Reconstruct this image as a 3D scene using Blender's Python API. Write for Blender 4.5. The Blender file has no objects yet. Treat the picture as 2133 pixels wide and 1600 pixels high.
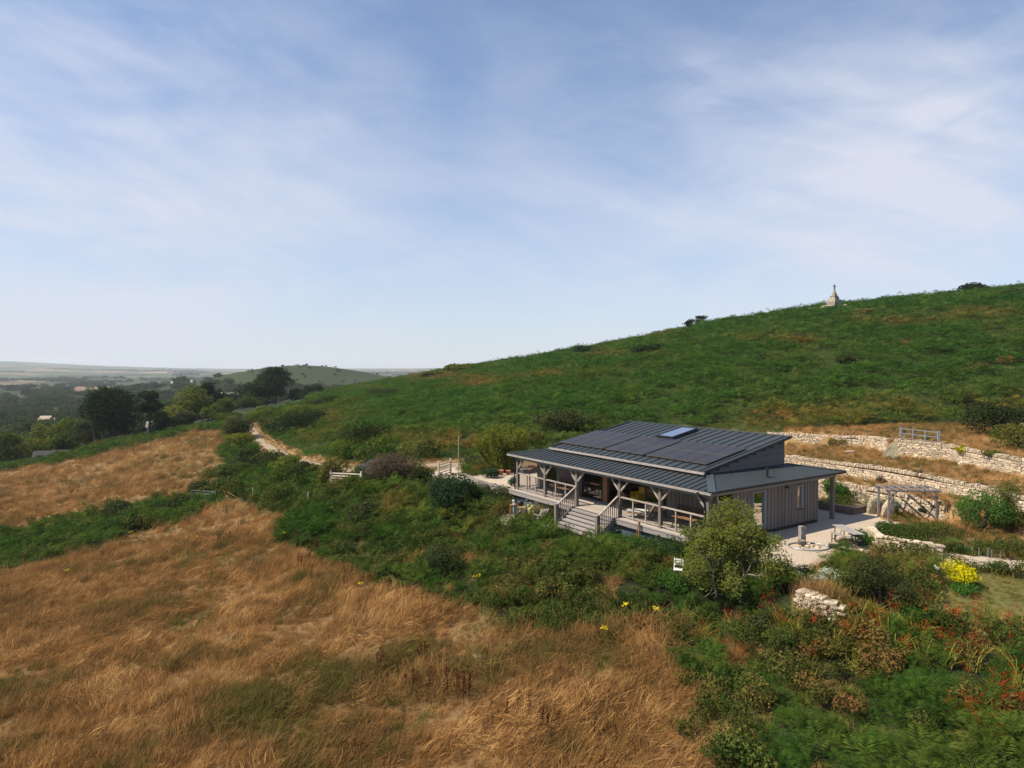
import bpy, bmesh, math, random
import numpy as np
from mathutils import Vector, Matrix

R = math.radians
rng = np.random.default_rng(7)
random.seed(7)
HAZE = 0.000095
SC = bpy.context.scene
COL = SC.collection

# ------------------------------------------------------------------ camera, light, exposure
F = 1372.74; PITCH = -0.0235; HC = 8.44; YAW = 0.9824; OX = 0.416; OY = 45.84
cam_d = bpy.data.cameras.new('camera'); cam = bpy.data.objects.new('camera', cam_d); COL.objects.link(cam)
cam.location = (0, 0, HC); cam.rotation_euler = (math.pi/2 + PITCH, 0, 0)
cam_d.sensor_width = 36; cam_d.lens = 36*F/2133; cam_d.clip_end = 40000; cam_d.clip_start = 0.1
SC.camera = cam
SC.view_settings.view_transform = 'Standard'; SC.view_settings.look = 'None'
SC.view_settings.exposure = 0.50; SC.view_settings.gamma = 1.0; SC.view_settings.use_curve_mapping = False
SUN_EL = 50; SUN_AZ = Vector((-0.965, -0.247))
sd = bpy.data.lights.new('sun', 'SUN'); so = bpy.data.objects.new('sun', sd); COL.objects.link(so)
sd.energy = 5.0; sd.angle = R(0.53); sd.color = (1.0, 0.90, 0.74)
to_sun = Vector((SUN_AZ.x*math.cos(R(SUN_EL)), SUN_AZ.y*math.cos(R(SUN_EL)), math.sin(R(SUN_EL))))
so.rotation_euler = to_sun.to_track_quat('Z', 'Y').to_euler()
try:
    SC.cycles.max_bounces = 8; SC.cycles.diffuse_bounces = 3; SC.cycles.transparent_max_bounces = 12
    SC.cycles.volume_bounces = 1; SC.cycles.use_denoising = True; SC.cycles.denoising_prefilter = 'NONE'; SC.cycles.adaptive_threshold = 0.004; SC.cycles.sample_clamp_indirect = 4
except Exception: pass

def nd(nt, t, **kw):
    n = nt.nodes.new(t)
    for k, v in kw.items():
        if k.startswith('i_'):
            key = k[2:].replace('_', ' ')
            n.inputs[int(key) if key.isdigit() else key].default_value = v
        else: setattr(n, k, v)
    return n
def mth(nt, op, a, b=None, c=None, clamp=False):
    n = nt.nodes.new('ShaderNodeMath'); n.operation = op; n.use_clamp = clamp
    for i, x in enumerate((a, b, c)):
        if x is None: continue
        if isinstance(x, (int, float)): n.inputs[i].default_value = x
        else: nt.links.new(x, n.inputs[i])
    return n.outputs[0]
def ramp(nt, fac, stops, interp='LINEAR'):
    n = nt.nodes.new('ShaderNodeValToRGB'); r = n.color_ramp; r.interpolation = interp
    while len(r.elements) < len(stops): r.elements.new(0.5)
    for e, (p, c) in zip(r.elements, stops):
        e.position = p; e.color = (*c, 1) if len(c) == 3 else c
    nt.links.new(fac, n.inputs[0]); return n.outputs[0]
def mix(nt, f, a, b, mode='MIX'):
    n = nt.nodes.new('ShaderNodeMix'); n.data_type = 'RGBA'; n.blend_type = mode; n.clamp_factor = True
    for s, x in ((n.inputs[0], f), (n.inputs[6], a), (n.inputs[7], b)):
        if isinstance(x, (int, float)): s.default_value = x
        elif isinstance(x, tuple): s.default_value = (*x, 1)
        else: nt.links.new(x, s)
    return n.outputs[2]

# world: Nishita sky with thin cirrus spread over a high layer
W = bpy.data.worlds.new('World'); SC.world = W; W.use_nodes = True
nt = W.node_tree; nt.nodes.clear(); L = nt.links
sky = nd(nt, 'ShaderNodeTexSky', sky_type='NISHITA', sun_disc=False)
sky.sun_elevation = R(SUN_EL); sky.sun_rotation = math.atan2(SUN_AZ.x, SUN_AZ.y)
sky.altitude = 0; sky.air_density = 1.0; sky.dust_density = 0.6; sky.ozone_density = 2.0
tc = nd(nt, 'ShaderNodeTexCoord'); sp = nd(nt, 'ShaderNodeSeparateXYZ'); L.new(tc.outputs['Generated'], sp.inputs[0])
zz = mth(nt, 'MAXIMUM', sp.outputs[2], 0.0)
dn = mth(nt, 'ADD', zz, 0.42)
cx = mth(nt, 'DIVIDE', sp.outputs[0], dn); cy = mth(nt, 'DIVIDE', sp.outputs[1], dn)
cb = nd(nt, 'ShaderNodeCombineXYZ'); L.new(cx, cb.inputs[0]); L.new(cy, cb.inputs[1])
def layer(rot, sc, scale, det, rough, dist, off=(0, 0, 0)):
    m = nd(nt, 'ShaderNodeMapping', vector_type='POINT'); m2 = nd(nt, 'ShaderNodeMapping')
    m.inputs['Rotation'].default_value = (0, R(rot), 0); m2.inputs['Scale'].default_value = sc; m2.inputs['Location'].default_value = off
    L.new(tc.outputs['Generated'], m.inputs[0]); L.new(m.outputs[0], m2.inputs[0])
    n = nd(nt, 'ShaderNodeTexNoise', i_Scale=scale, i_Detail=det, i_Roughness=rough, i_Distortion=dist)
    L.new(m2.outputs[0], n.inputs['Vector']); return n.outputs[0]
n1 = layer(-15, (1.0, 1.0, 2.8), 2.3, 7, 0.52, 0.7)
n2 = layer(-20, (1.0, 1.0, 4.2), 4.0, 9, 0.55, 0.7, (3, 1, 0))
n3 = layer(10, (1.0, 1.0, 1.6), 1.7, 4, 0.5, 0.3, (7.3, 2.2, 0))
n4 = layer(8, (1.0, 1.0, 4.0), 4.4, 9, 0.56, 0.8, (1.7, 5.2, 0))
c1 = ramp(nt, n1, [(0.40, (0, 0, 0)), (0.66, (1, 1, 1))])
c2 = ramp(nt, n2, [(0.36, (0, 0, 0)), (0.82, (1, 1, 1))])
c3 = ramp(nt, n3, [(0.38, (0, 0, 0)), (0.66, (1, 1, 1))])
c4 = ramp(nt, n4, [(0.40, (0, 0, 0)), (0.84, (1, 1, 1))])
# broad sheets of thin cloud: where in the sky they lie (plain directions)
def lobe(px, py, w, amp):
    a = (px-1066.5)/F; b = (800-py)/F
    v = Vector((a, math.cos(PITCH)-b*math.sin(PITCH), math.sin(PITCH)+b*math.cos(PITCH))).normalized()
    d = nd(nt, 'ShaderNodeVectorMath', operation='DISTANCE'); nrm = nd(nt, 'ShaderNodeVectorMath', operation='NORMALIZE')
    L.new(tc.outputs['Generated'], nrm.inputs[0]); L.new(nrm.outputs[0], d.inputs[0]); d.inputs[1].default_value = v
    q = mth(nt, 'DIVIDE', d.outputs['Value'], w); q = mth(nt, 'MULTIPLY', q, q); q = mth(nt, 'MULTIPLY', q, -1)
    return mth(nt, 'MULTIPLY', mth(nt, 'EXPONENT', q), amp)
lobes = None
for l in [(60, 430, 0.28, 0.8), (1950, 270, 0.17, 0.75), (2100, 420, 0.22, 0.55), (1460, 185, 0.05, 0.6), (1250, 430, 0.25, 0.45), (400, 560, 0.25, 0.4), (1650, 480, 0.2, 0.35), (560, 200, 0.2, 0.22)]:
    e = lobe(*l); lobes = e if lobes is None else mth(nt, 'ADD', lobes, e)
wisp = mth(nt, 'ADD', mth(nt, 'MULTIPLY', c1, 0.42), mth(nt, 'MULTIPLY', c2, 0.36)); wisp = mth(nt, 'ADD', wisp, mth(nt, 'MULTIPLY', c4, 0.30))
cl = mth(nt, 'MULTIPLY', mth(nt, 'ADD', lobes, 0.20), mth(nt, 'ADD', mth(nt, 'MULTIPLY', wisp, 0.95), 0.12))
cl = mth(nt, 'ADD', cl, mth(nt, 'MULTIPLY', c3, 0.10))
hz = mth(nt, 'SUBTRACT', 1.0, mth(nt, 'DIVIDE', zz, 0.46), clamp=True)
hz = mth(nt, 'MULTIPLY', mth(nt, 'POWER', hz, 1.4), 0.70)
cl = mth(nt, 'ADD', mth(nt, 'MULTIPLY', cl, mth(nt, 'SUBTRACT', 1.0, mth(nt, 'MULTIPLY', hz, .5))), hz, clamp=True); cl = mth(nt, 'MULTIPLY', cl, 0.93)
SKYW = (5.75, 6.0, 6.9)
skc = mix(nt, 1.0, sky.outputs[0], (0.84, 1.03, 1.20), 'MULTIPLY')
skc = mix(nt, cl, skc, SKYW)
bg = nd(nt, 'ShaderNodeBackground', i_Strength=0.090); L.new(skc, bg.inputs[0])
wo = nd(nt, 'ShaderNodeOutputWorld'); L.new(bg.outputs[0], wo.inputs[0])

# ------------------------------------------------------------------ numbers: rays, noise, ground height
def ray(px, py):
    a = (px-1066.5)/F; b = (800-py)/F
    return np.array([a, math.cos(PITCH)-b*math.sin(PITCH), math.sin(PITCH)+b*math.cos(PITCH)])
def h2w(u, v):
    c, s = math.cos(YAW), math.sin(YAW); return OX+u*c+v*s, OY-u*s+v*c
def w2h(x, y):
    c, s = math.cos(YAW), math.sin(YAW); x = x-OX; y = y-OY; return x*c-y*s, x*s+y*c
def proj(x, y, z):
    z = z-HC; yf = np.maximum(y*math.cos(PITCH)+z*math.sin(PITCH), 0.5); zu = -y*math.sin(PITCH)+z*math.cos(PITCH)
    return 1066.5+F*x/yf, 800-F*zu/yf
def _h(ix, iy, s):
    n = (ix*374761393 + iy*668265263 + s*1442695041) & 0xffffffff
    n = ((n ^ (n >> 13))*1274126177) & 0xffffffff
    return ((n ^ (n >> 16)) & 0xffff)/65535.0
def vnoise(x, y, s=0):
    ix = np.floor(x).astype(np.int64); iy = np.floor(y).astype(np.int64); fx = x-ix; fy = y-iy
    fx = fx*fx*(3-2*fx); fy = fy*fy*(3-2*fy)
    a = _h(ix, iy, s); b = _h(ix+1, iy, s); c = _h(ix, iy+1, s); d = _h(ix+1, iy+1, s)
    return (a*(1-fx)+b*fx)*(1-fy)+(c*(1-fx)+d*fx)*fy
def fbm(x, y, o=4, s=0):
    r = 0; a = 0.5; t = 0
    for k in range(o):
        r = r+a*vnoise(x*2**k+17.3*k, y*2**k-9.1*k, s+k); t += a; a *= 0.5
    return r/t
def sstep(a, b, x):
    t = np.clip((x-a)/(b-a), 0, 1); return t*t*(3-2*t)

PXC = np.array([-300, 0, 250, 500, 700, 900, 1100, 1300, 1500, 1735, 1950, 2133, 2450.])
TAB = {
 12: [-5.6, -5, -4.6, -4.2, -3.9, -3.6, -3.4, -3.2, -3.0, -2.8, -2.6, -2.4, -2],
 20: [-6.4, -5.7, -5.0, -4.4, -4.0, -3.6, -3.2, -3.0, -2.7, -2.3, -1.8, -1.4, -1],
 25: [-6.9, -6.1, -5.3, -4.6, -4.05, -3.5, -3.0, -2.6, -2.2, -1.4, -.75, -.6, -.4],
 30: [-7.5, -6.5, -5.7, -4.8, -4.1, -3.3, -2.6, -2.1, -1.6, -.6, -.4, -.3, 0],
 40: [-8.6, -7.4, -6.4, -5.2, -4.0, -2.8, -1.5, -1.1, -.5, -.3, 0, .5, 1],
 50: [-9.7, -8.3, -7.1, -5.6, -3.2, -1.9, -.9, -.4, -.3, .5, 1.5, 1.8, 2],
 62: [-11, -9.5, -8, -5.9, -1.8, -.8, -.2, 0, .5, 2.4, 3.0, 3.1, 3.4],
 80: [-13, -11, -8.8, -6, -1.9, .45, 2.2, 3.5, 5, 6.3, 7.5, 8, 9],
 110: [-16, -13.3, -10.2, -5.7, -1.3, 2.0, 4.8, 8.2, 10.8, 13.5, 15.5, 17, 19],
 150: [-19, -15.2, -9.8, -5.0, -.9, 3.4, 7.6, 12.2, 16.3, 21.2, 23.4, 25.2, 29],
 190: [-23, -18.5, -12, -5.5, -.9, 4.3, 9.7, 15.2, 21.1, 25.0, 28.3, 30.5, 36],
 240: [-27, -22, -16, -7, -1, 5.2, 11.4, 17.4, 22.5, 25, 28.5, 31, 36],
 300: [-29, -25, -19, -10, -2.2, 6.0, 12.3, 18.4, 22, 24, 26, 28, 32],
 420: [-31, -28, -23, -16, -10, -1, 5, 10, 12, 14, 15, 16, 18],
 650: [-32, -32, -29, -26, -22, -16, -12, -10, -6, -4, 0, 0, 0],
 1000: [-32, -32, -31, -28, -27, -24, -20, -18, -15, -12, -10, -10, -10],
 1500: [-33, -33, -33, -31, -31, -30, -28, -26, -25, -25, -25, -25, -25],
 2300: [-31, -31, -31, -30, -30, -30, -30, -30, -30, -30, -30, -30, -30],
 3500: [-24, -24, -24, -24, -24, -24, -24, -24, -24, -24, -24, -24, -24],
 6000: [55, 42, 4, -8, -8, -8, -8, -8, -8, -8, -8, -8, -8],
 8500: [140, 120, 40, 2, 6, 12, 12, 12, 12, 12, 12, 12, 12]}
YR = np.array(sorted(TAB)); LY = np.log(YR); TB = np.array([TAB[k] for k in sorted(TAB)], float)
def herm(xs, ys, xq):   # monotone-ish cubic along last axis
    d = np.diff(ys, axis=-1)/np.diff(xs); m = np.zeros_like(ys)
    m[..., 1:-1] = np.where(d[..., 1:]*d[..., :-1] > 0, 2*d[..., 1:]*d[..., :-1]/(d[..., 1:]+d[..., :-1]+1e-12), 0)*0.6+0.2*(d[..., 1:]+d[..., :-1])
    m[..., 0] = d[..., 0]; m[..., -1] = d[..., -1]
    i = np.clip(np.searchsorted(xs, xq)-1, 0, len(xs)-2); h = xs[i+1]-xs[i]; t = (xq-xs[i])/h
    return ((1+2*t)*(1-t)**2*ys[..., i]+t*(1-t)**2*h*m[..., i]+t*t*(3-2*t)*ys[..., i+1]+t*t*(t-1)*h*m[..., i+1])
UC = (PXC-1066.5)/F
UQ = np.linspace(UC[0], UC[-1], 360); LQ = np.linspace(LY[0], LY[-1], 420)
D1 = herm(UC, TB, UQ); DENSE = herm(LY, D1.T.copy(), LQ).T   # [ly, u]
def wy(tab):
    a = np.array(tab, float); uu = (a[:, 0]-1066.5)/F; return uu, a[:, 1]
W3 = wy([(1600, 47.5), (1640, 46.2), (1740, 43.2), (1795, 41.5), (1855, 39.8), (1913, 38.3), (1975, 36.9)])
W2 = wy([(1600, 51), (1640, 50), (1733, 46.6), (1823, 43.8), (1864, 42.5), (1920, 40.7), (1982, 38.7), (2050, 37), (2133, 34.2), (2450, 28)])
W1 = wy([(1600, 60), (1650, 58.5), (1733, 56.6), (1808, 54.6), (1872, 49.5), (1977, 46.7), (2042, 43.5), (2119, 40.3), (2450, 33)])
def seg_dist(x, y, pts):
    d = np.full(np.shape(x), 1e9)
    for (ax, ay), (bx, by) in zip(pts[:-1], pts[1:]):
        vx, vy = bx-ax, by-ay; t = np.clip(((x-ax)*vx+(y-ay)*vy)/(vx*vx+vy*vy), 0, 1)
        d = np.minimum(d, np.hypot(x-ax-t*vx, y-ay-t*vy))
    return d
def inpoly(px, py, P):
    r = np.zeros(np.shape(px), bool); n = len(P)
    for i in range(n):
        x1, y1 = P[i]; x2, y2 = P[(i+1) % n]
        c = ((y1 > py) != (y2 > py)) & (px < (x2-x1)*(py-y1)/((y2-y1) if y2 != y1 else 1e-9)+x1)
        r ^= c
    return r
def base_h(x, y):
    x = np.asarray(x, float); y = np.asarray(y, float)
    yy = np.clip(y, 12, 8400); u = np.clip(x/yy, UC[0], UC[-1])
    a = (u-UC[0])/(UC[-1]-UC[0])*359; b = (np.log(yy)-LY[0])/(LY[-1]-LY[0])*419
    i = np.clip(a.astype(int), 0, 358); j = np.clip(b.astype(int), 0, 418); fa = a-i; fb = b-j
    z = (DENSE[j, i]*(1-fa)+DENSE[j, i+1]*fa)*(1-fb)+(DENSE[j+1, i]*(1-fa)+DENSE[j+1, i+1]*fa)*fb
    return z
def zfun(x, y):
    x = np.asarray(x, float); y = np.asarray(y, float)
    z = base_h(x, y)
    r = np.hypot(x, y)
    z = z+(fbm(x/9, y/9, 3, 5)-.5)*1.0*sstep(10, 30, r)*(1-sstep(900, 1500, r))*np.clip(r/90, .35, 1.6)
    z = z+36*np.exp(-(((x+285)/145)**2+((y-930)/170)**2)) + 9*np.exp(-(((x+430)/150)**2+((y-960)/160)**2))
    z = z+(fbm(x/300, y/300, 3, 9)-.5)*14*sstep(1500, 3500, r)
    # terraces on the right, behind stone walls
    yy = np.maximum(y, 5); u = x/yy
    tw = sstep((1600-1066.5)/F, (1650-1066.5)/F, u)*(1-sstep(62, 70, y))*sstep(27, 31, y)
    w3 = np.interp(u, *W3); w2 = np.interp(u, *W2); w1 = np.interp(u, *W1)
    s3 = np.where(u < (1985-1066.5)/F, sstep(-.05, .12, y-w3), sstep(-3.5, 1.5, y-w3))
    s2 = sstep(-.05, .12, y-w2); s1 = sstep(-.05, .12, y-w1)
    zt = -.27+1.17*s3+.9*s2+.95*s1+.04*np.clip(y-w1-1, 0, 10)
    z = z*(1-tw)+zt*tw
    # level pad of the house, gravel drive and yard; lower ground before the veranda
    hu, hv = w2h(x, y)
    pad = sstep(-15, -9, hu)*(1-sstep(24, 27, hu))*(1-sstep(13, 17, hv))
    up = np.where(hu < 16.7, sstep(-.30, -.1, hv), 1.0)
    yard = sstep(-4.6, -1.7, hv+.25*np.clip(hu-19, 0, 4))
    padw = pad*np.where(hu < 16.7, up, yard)*(1-tw*(y > w3-.3))
    z = z*(1-padw)+(-.28)*padw
    low = sstep(-7, -3, hu)*(1-sstep(16.4, 16.9, hu))*sstep(-7, -2.2, hv)*(1-sstep(-.35, -.15, hv))
    z = z*(1-low)+(-1.22+.05*(hv+2))*low
    under = ((hu > -.35) & (hu < 16.7) & (hv > -.4) & (hv < 3)); z = np.where(under, -1.22, z)
    return z
def zf(x, y): return float(zfun(np.array([x]), np.array([y]))[0])
def G(px, py, lo=9., hi=1500.):
    """point of the ground seen at this place of the photograph"""
    r = ray(px, py); t = np.exp(np.linspace(math.log(lo), math.log(hi), 1600))
    d = HC+r[2]*t-zfun(r[0]*t, r[1]*t); k = np.argmax(d < 0)
    if d[k] >= 0: k = len(t)-1
    a, b = t[max(k-1, 0)], t[k]
    for _ in range(18):
        m = (a+b)/2
        if HC+r[2]*m-zf(r[0]*m, r[1]*m) > 0: a = m
        else: b = m
    return np.array([r[0]*a, r[1]*a, zf(r[0]*a, r[1]*a)])
def atd(px, y):
    x = (px-1066.5)/F*y; return np.array([x, y, zf(x, y)])
def pxh(y): return y/F     # metres per photo pixel at depth y
TRACK = [tuple(G(*p)[:2]) for p in [(519, 885), (528, 896), (535, 908), (545, 920), (570, 938), (600, 955), (640, 966), (700, 975), (745, 982)]] + [h2w(-13, 9), h2w(-7, 7), h2w(-2, 5)]

# ------------------------------------------------------------------ object helpers
def tag(o, label=None, cat=None, group=None, kind=None):
    if label: o['label'] = label
    if cat: o['category'] = cat
    if group: o['group'] = group
    if kind: o['kind'] = kind
    return o
def empty(name, loc, rz=0, label=None, cat=None, group=None, parent=None, rot=None):
    o = bpy.data.objects.new(name, None); COL.objects.link(o); o.empty_display_size = .2
    o.location = tuple(float(q) for q in loc); o.rotation_euler = rot or (0, 0, rz); o.parent = parent
    return tag(o, label, cat, group)
def mesh_np(name, V, Fc, m, smooth=False):
    V = np.asarray(V, np.float32); me = bpy.data.meshes.new(name)
    me.vertices.add(len(V)); me.vertices.foreach_set('co', V.ravel())
    Fc = np.asarray(Fc, np.int32); k = Fc.shape[1]
    me.loops.add(Fc.size); me.loops.foreach_set('vertex_index', Fc.ravel())
    me.polygons.add(len(Fc)); me.polygons.foreach_set('loop_start', np.arange(len(Fc), dtype=np.int32)*k)
    if smooth: me.polygons.foreach_set('use_smooth', np.ones(len(Fc), bool))
    me.update(calc_edges=True)
    if m: me.materials.append(m)
    return me
def link(name, me, parent=None, loc=(0, 0, 0), rot=(0, 0, 0), scale=(1, 1, 1)):
    o = bpy.data.objects.new(name, me); COL.objects.link(o); o.parent = parent
    o.location = tuple(float(q) for q in loc); o.rotation_euler = rot; o.scale = scale
    return o
CF = [(0, 3, 2, 1), (4, 5, 6, 7), (0, 1, 5, 4), (1, 2, 6, 5), (2, 3, 7, 6), (3, 0, 4, 7)]
class MB:
    def __init__(s): s.v = []; s.f = []; s.mi = []; s.cur = 0
    def face(s, pts):
        n = len(s.v); s.v += [tuple(p) for p in pts]; s.f.append(tuple(range(n, n+len(pts)))); s.mi.append(s.cur); return s
    def box(s, a, b, M=None):
        P = [(a[0], a[1], a[2]), (b[0], a[1], a[2]), (b[0], b[1], a[2]), (a[0], b[1], a[2]), (a[0], a[1], b[2]), (b[0], a[1], b[2]), (b[0], b[1], b[2]), (a[0], b[1], b[2])]
        if M is not None: P = [tuple(M @ Vector(p)) for p in P]
        n = len(s.v); s.v += P; s.f += [tuple(n+i for i in f) for f in CF]; s.mi += [s.cur]*6; return s
    def beam(s, p, q, w, h, up=(0, 0, 1)):
        p = Vector(p); q = Vector(q); d = (q-p).normalized(); up = Vector(up)
        if abs(d.dot(up)) > .99: up = Vector((1, 0, 0))
        a = d.cross(up).normalized()*w/2; b = a.cross(d).normalized()*h/2
        P = [p-a-b, p+a-b, p+a+b, p-a+b, q-a-b, q+a-b, q+a+b, q-a+b]
        n = len(s.v); s.v += [tuple(x) for x in P]; s.f += [tuple(n+i for i in f) for f in CF]; s.mi += [s.cur]*6; return s
    def tube(s, pts, rad, seg=6):
        pts = [Vector(p) for p in pts]; rad = rad if hasattr(rad, '__len__') else [rad]*len(pts); n0 = len(s.v)
        for i, p in enumerate(pts):
            d = (pts[min(i+1, len(pts)-1)]-pts[max(i-1, 0)]).normalized()
            a = d.cross(Vector((0, 0, 1)) if abs(d.z) < .95 else Vector((1, 0, 0))).normalized(); b = d.cross(a)
            for k in range(seg):
                t = 2*math.pi*k/seg; s.v.append(tuple(p+(a*math.cos(t)+b*math.sin(t))*rad[i]))
        for i in range(len(pts)-1):
            for k in range(seg):
                k2 = (k+1) % seg; s.f.append((n0+i*seg+k, n0+i*seg+k2, n0+(i+1)*seg+k2, n0+(i+1)*seg+k)); s.mi.append(s.cur)
        e = n0+(len(pts)-1)*seg
        s.f.append(tuple(n0+k for k in range(seg))[::-1]); s.f.append(tuple(e+k for k in range(seg))); s.mi += [s.cur]*2
        return s
    def prism(s, poly, d):   # poly: 3D points, d: offset vector
        n = len(s.v); k = len(poly); d = Vector(d)
        s.v += [tuple(p) for p in poly]+[tuple(Vector(p)+d) for p in poly]
        s.f.append(tuple(range(n, n+k))[::-1]); s.f.append(tuple(range(n+k, n+2*k)))
        for i in range(k): j = (i+1) % k; s.f.append((n+i, n+j, n+k+j, n+k+i))
        s.mi += [s.cur]*(k+2); return s
    def lathe(s, prof, seg=12, c=(0, 0, 0)):
        n0 = len(s.v)
        for r, z in prof:
            for k in range(seg):
                t = 2*math.pi*k/seg; s.v.append((c[0]+r*math.cos(t), c[1]+r*math.sin(t), c[2]+z))
        for i in range(len(prof)-1):
            for k in range(seg):
                k2 = (k+1) % seg; s.f.append((n0+i*seg+k, n0+i*seg+k2, n0+(i+1)*seg+k2, n0+(i+1)*seg+k)); s.mi.append(s.cur)
        return s
    def mesh(s, name, mats, smooth=False):
        me = bpy.data.meshes.new(name); me.from_pydata(s.v, [], s.f)
        for m in (mats if isinstance(mats, (list, tuple)) else [mats]): me.materials.append(m)
        me.polygons.foreach_set('material_index', s.mi)
        if smooth: me.polygons.foreach_set('use_smooth', [True]*len(s.f))
        bm = bmesh.new(); bm.from_mesh(me); bmesh.ops.recalc_face_normals(bm, faces=bm.faces); bm.to_mesh(me); bm.free()
        return me
    def build(s, name, mats, parent=None, smooth=False, **kw): return link(name, s.mesh(name, mats, smooth), parent, **kw)
_unit = {}
def piece(name, m, parent, a, b):
    """a board or block spanning corner a to corner b; alike pieces share one unit mesh"""
    if m.name not in _unit:
        _unit[m.name] = MB().box((-.5, -.5, -.5), (.5, .5, .5)).mesh('block_'+m.name, m)
    c = [(a[i]+b[i])/2 for i in range(3)]; d = [max(abs(b[i]-a[i]), .002) for i in range(3)]
    return link(name, _unit[m.name], parent, loc=c, scale=d)
def copy_tree(o, parent=None):
    c = o.copy(); COL.objects.link(c)
    if parent is not None: c.parent = parent
    for ch in list(o.children): copy_tree(ch, c)
    return c

# ------------------------------------------------------------------ materials
def mat(name, col, rough=.8, var=.25, scale=8., rnd=.0, metal=0., spec=.5, bump=0., bscale=None, stretch=None, space='pos', c2=None, trans=0.):
    m = bpy.data.materials.new(name); m.use_nodes = True; nt = m.node_tree; L = nt.links
    b = nt.nodes['Principled BSDF']; b.inputs['Roughness'].default_value = rough; b.inputs['Metallic'].default_value = metal
    b.inputs['Specular IOR Level'].default_value = spec
    if space == 'pos': s = nd(nt, 'ShaderNodeNewGeometry').outputs['Position']
    else: s = nd(nt, 'ShaderNodeTexCoord').outputs['Object']
    mp = nd(nt, 'ShaderNodeMapping'); L.new(s, mp.inputs[0])
    if stretch:
        mp.vector_type = 'TEXTURE'; mp.inputs['Rotation'].default_value = (0, 0, -YAW)
        mp.inputs['Scale'].default_value = tuple(1/q for q in stretch)
    n = nd(nt, 'ShaderNodeTexNoise', i_Scale=scale, i_Detail=6, i_Roughness=.6); L.new(mp.outputs[0], n.inputs['Vector'])
    lo = tuple(c*(1-var) for c in col); hi = tuple(min(1, c*(1+var)) for c in (c2 or col))
    c = ramp(nt, n.outputs[0], [(.28, lo), (.72, hi)])
    if rnd:
        oi = nd(nt, 'ShaderNodeObjectInfo'); f = mth(nt, 'MULTIPLY_ADD', oi.outputs['Random'], 2*rnd, 1-rnd)
        hs = nd(nt, 'ShaderNodeHueSaturation'); L.new(f, hs.inputs['Value']); L.new(c, hs.inputs['Color']); c = hs.outputs[0]
    L.new(c, b.inputs['Base Color'])
    if bump:
        n2 = nd(nt, 'ShaderNodeTexNoise', i_Scale=bscale or scale*3, i_Detail=5); L.new(mp.outputs[0], n2.inputs['Vector'])
        bp = nd(nt, 'ShaderNodeBump', i_Strength=bump, i_Distance=.03); L.new(n2.outputs[0], bp.inputs['Height']); L.new(bp.outputs[0], b.inputs['Normal'])
    return m
def leafmat(name, stops, scale=.35, patch=None, rnd=.22, trans=.35, rough=.6, zt=None, far=False):
    """stops: colours picked by patch noise in the world; tint attribute shifts towards the dry end"""
    m = bpy.data.materials.new(name); m.use_nodes = True; nt = m.node_tree; L = nt.links
    nt.nodes.remove(nt.nodes['Principled BSDF']); out = nt.nodes['Material Output']
    g = nd(nt, 'ShaderNodeNewGeometry').outputs['Position']
    n = nd(nt, 'ShaderNodeTexNoise', i_Scale=scale, i_Detail=5, i_Roughness=.65); L.new(g, n.inputs['Vector'])
    n2 = nd(nt, 'ShaderNodeTexNoise', i_Scale=scale*9, i_Detail=3, i_Roughness=.6); L.new(g, n2.inputs['Vector'])
    oi = nd(nt, 'ShaderNodeObjectInfo')
    at = nd(nt, 'ShaderNodeAttribute', attribute_type='INSTANCER', attribute_name='tint')
    f = mth(nt, 'MULTIPLY_ADD', n.outputs[0], 1.5, -.40)
    f = mth(nt, 'ADD', f, mth(nt, 'MULTIPLY_ADD', n2.outputs[0], .7, -.35))
    f = mth(nt, 'ADD', f, mth(nt, 'MULTIPLY_ADD', oi.outputs['Random'], rnd, -rnd/2))
    f = mth(nt, 'ADD', f, at.outputs['Fac'], clamp=True)
    k = len(stops)-1
    c = ramp(nt, f, [(i/k, s) for i, s in enumerate(stops)])
    vv = mth(nt, 'MULTIPLY_ADD', oi.outputs['Random'], .5, .75)
    hs = nd(nt, 'ShaderNodeHueSaturation'); L.new(vv, hs.inputs['Value']); L.new(c, hs.inputs['Color']); c = hs.outputs[0]
    if zt:   # pale seed heads at blade tips
        to = nd(nt, 'ShaderNodeTexCoord'); s = nd(nt, 'ShaderNodeSeparateXYZ'); L.new(to.outputs['Object'], s.inputs[0])
        zf_ = mth(nt, 'DIVIDE', mth(nt, 'SUBTRACT', s.outputs[2], .25), .45, clamp=True)
        c = mix(nt, mth(nt, 'MULTIPLY', zf_, .55), c, zt)
    d = nd(nt, 'ShaderNodeBsdfDiffuse'); L.new(c, d.inputs[0]); t = nd(nt, 'ShaderNodeBsdfTranslucent'); L.new(c, t.inputs[0])
    mx = nd(nt, 'ShaderNodeMixShader', i_0=trans); L.new(d.outputs[0], mx.inputs[1]); L.new(t.outputs[0], mx.inputs[2])
    gl = nd(nt, 'ShaderNodeBsdfGlossy', i_Roughness=.45); m2 = nd(nt, 'ShaderNodeMixShader', i_0=.0)
    L.new(mx.outputs[0], m2.inputs[1]); L.new(gl.outputs[0], m2.inputs[2]); L.new(m2.outputs[0], out.inputs[0])
    return m
M = {}
WOODC = (.165, .135, .112)
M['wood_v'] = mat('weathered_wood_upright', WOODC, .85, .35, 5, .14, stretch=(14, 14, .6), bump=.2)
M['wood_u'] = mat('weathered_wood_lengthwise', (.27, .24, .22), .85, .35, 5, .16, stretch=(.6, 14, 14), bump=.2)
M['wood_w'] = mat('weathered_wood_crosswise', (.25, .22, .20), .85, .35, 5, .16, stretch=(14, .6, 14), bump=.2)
M['darkboard'] = mat('dark_cedar_boards', (.13, .115, .105), .85, .3, 5, .2, stretch=(14, .6, 14))  # one even dark tone for the clerestory boards
M['sleeper'] = mat('old_sleeper_wood', (.15, .11, .08), .9, .3, 6, .15)
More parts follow.
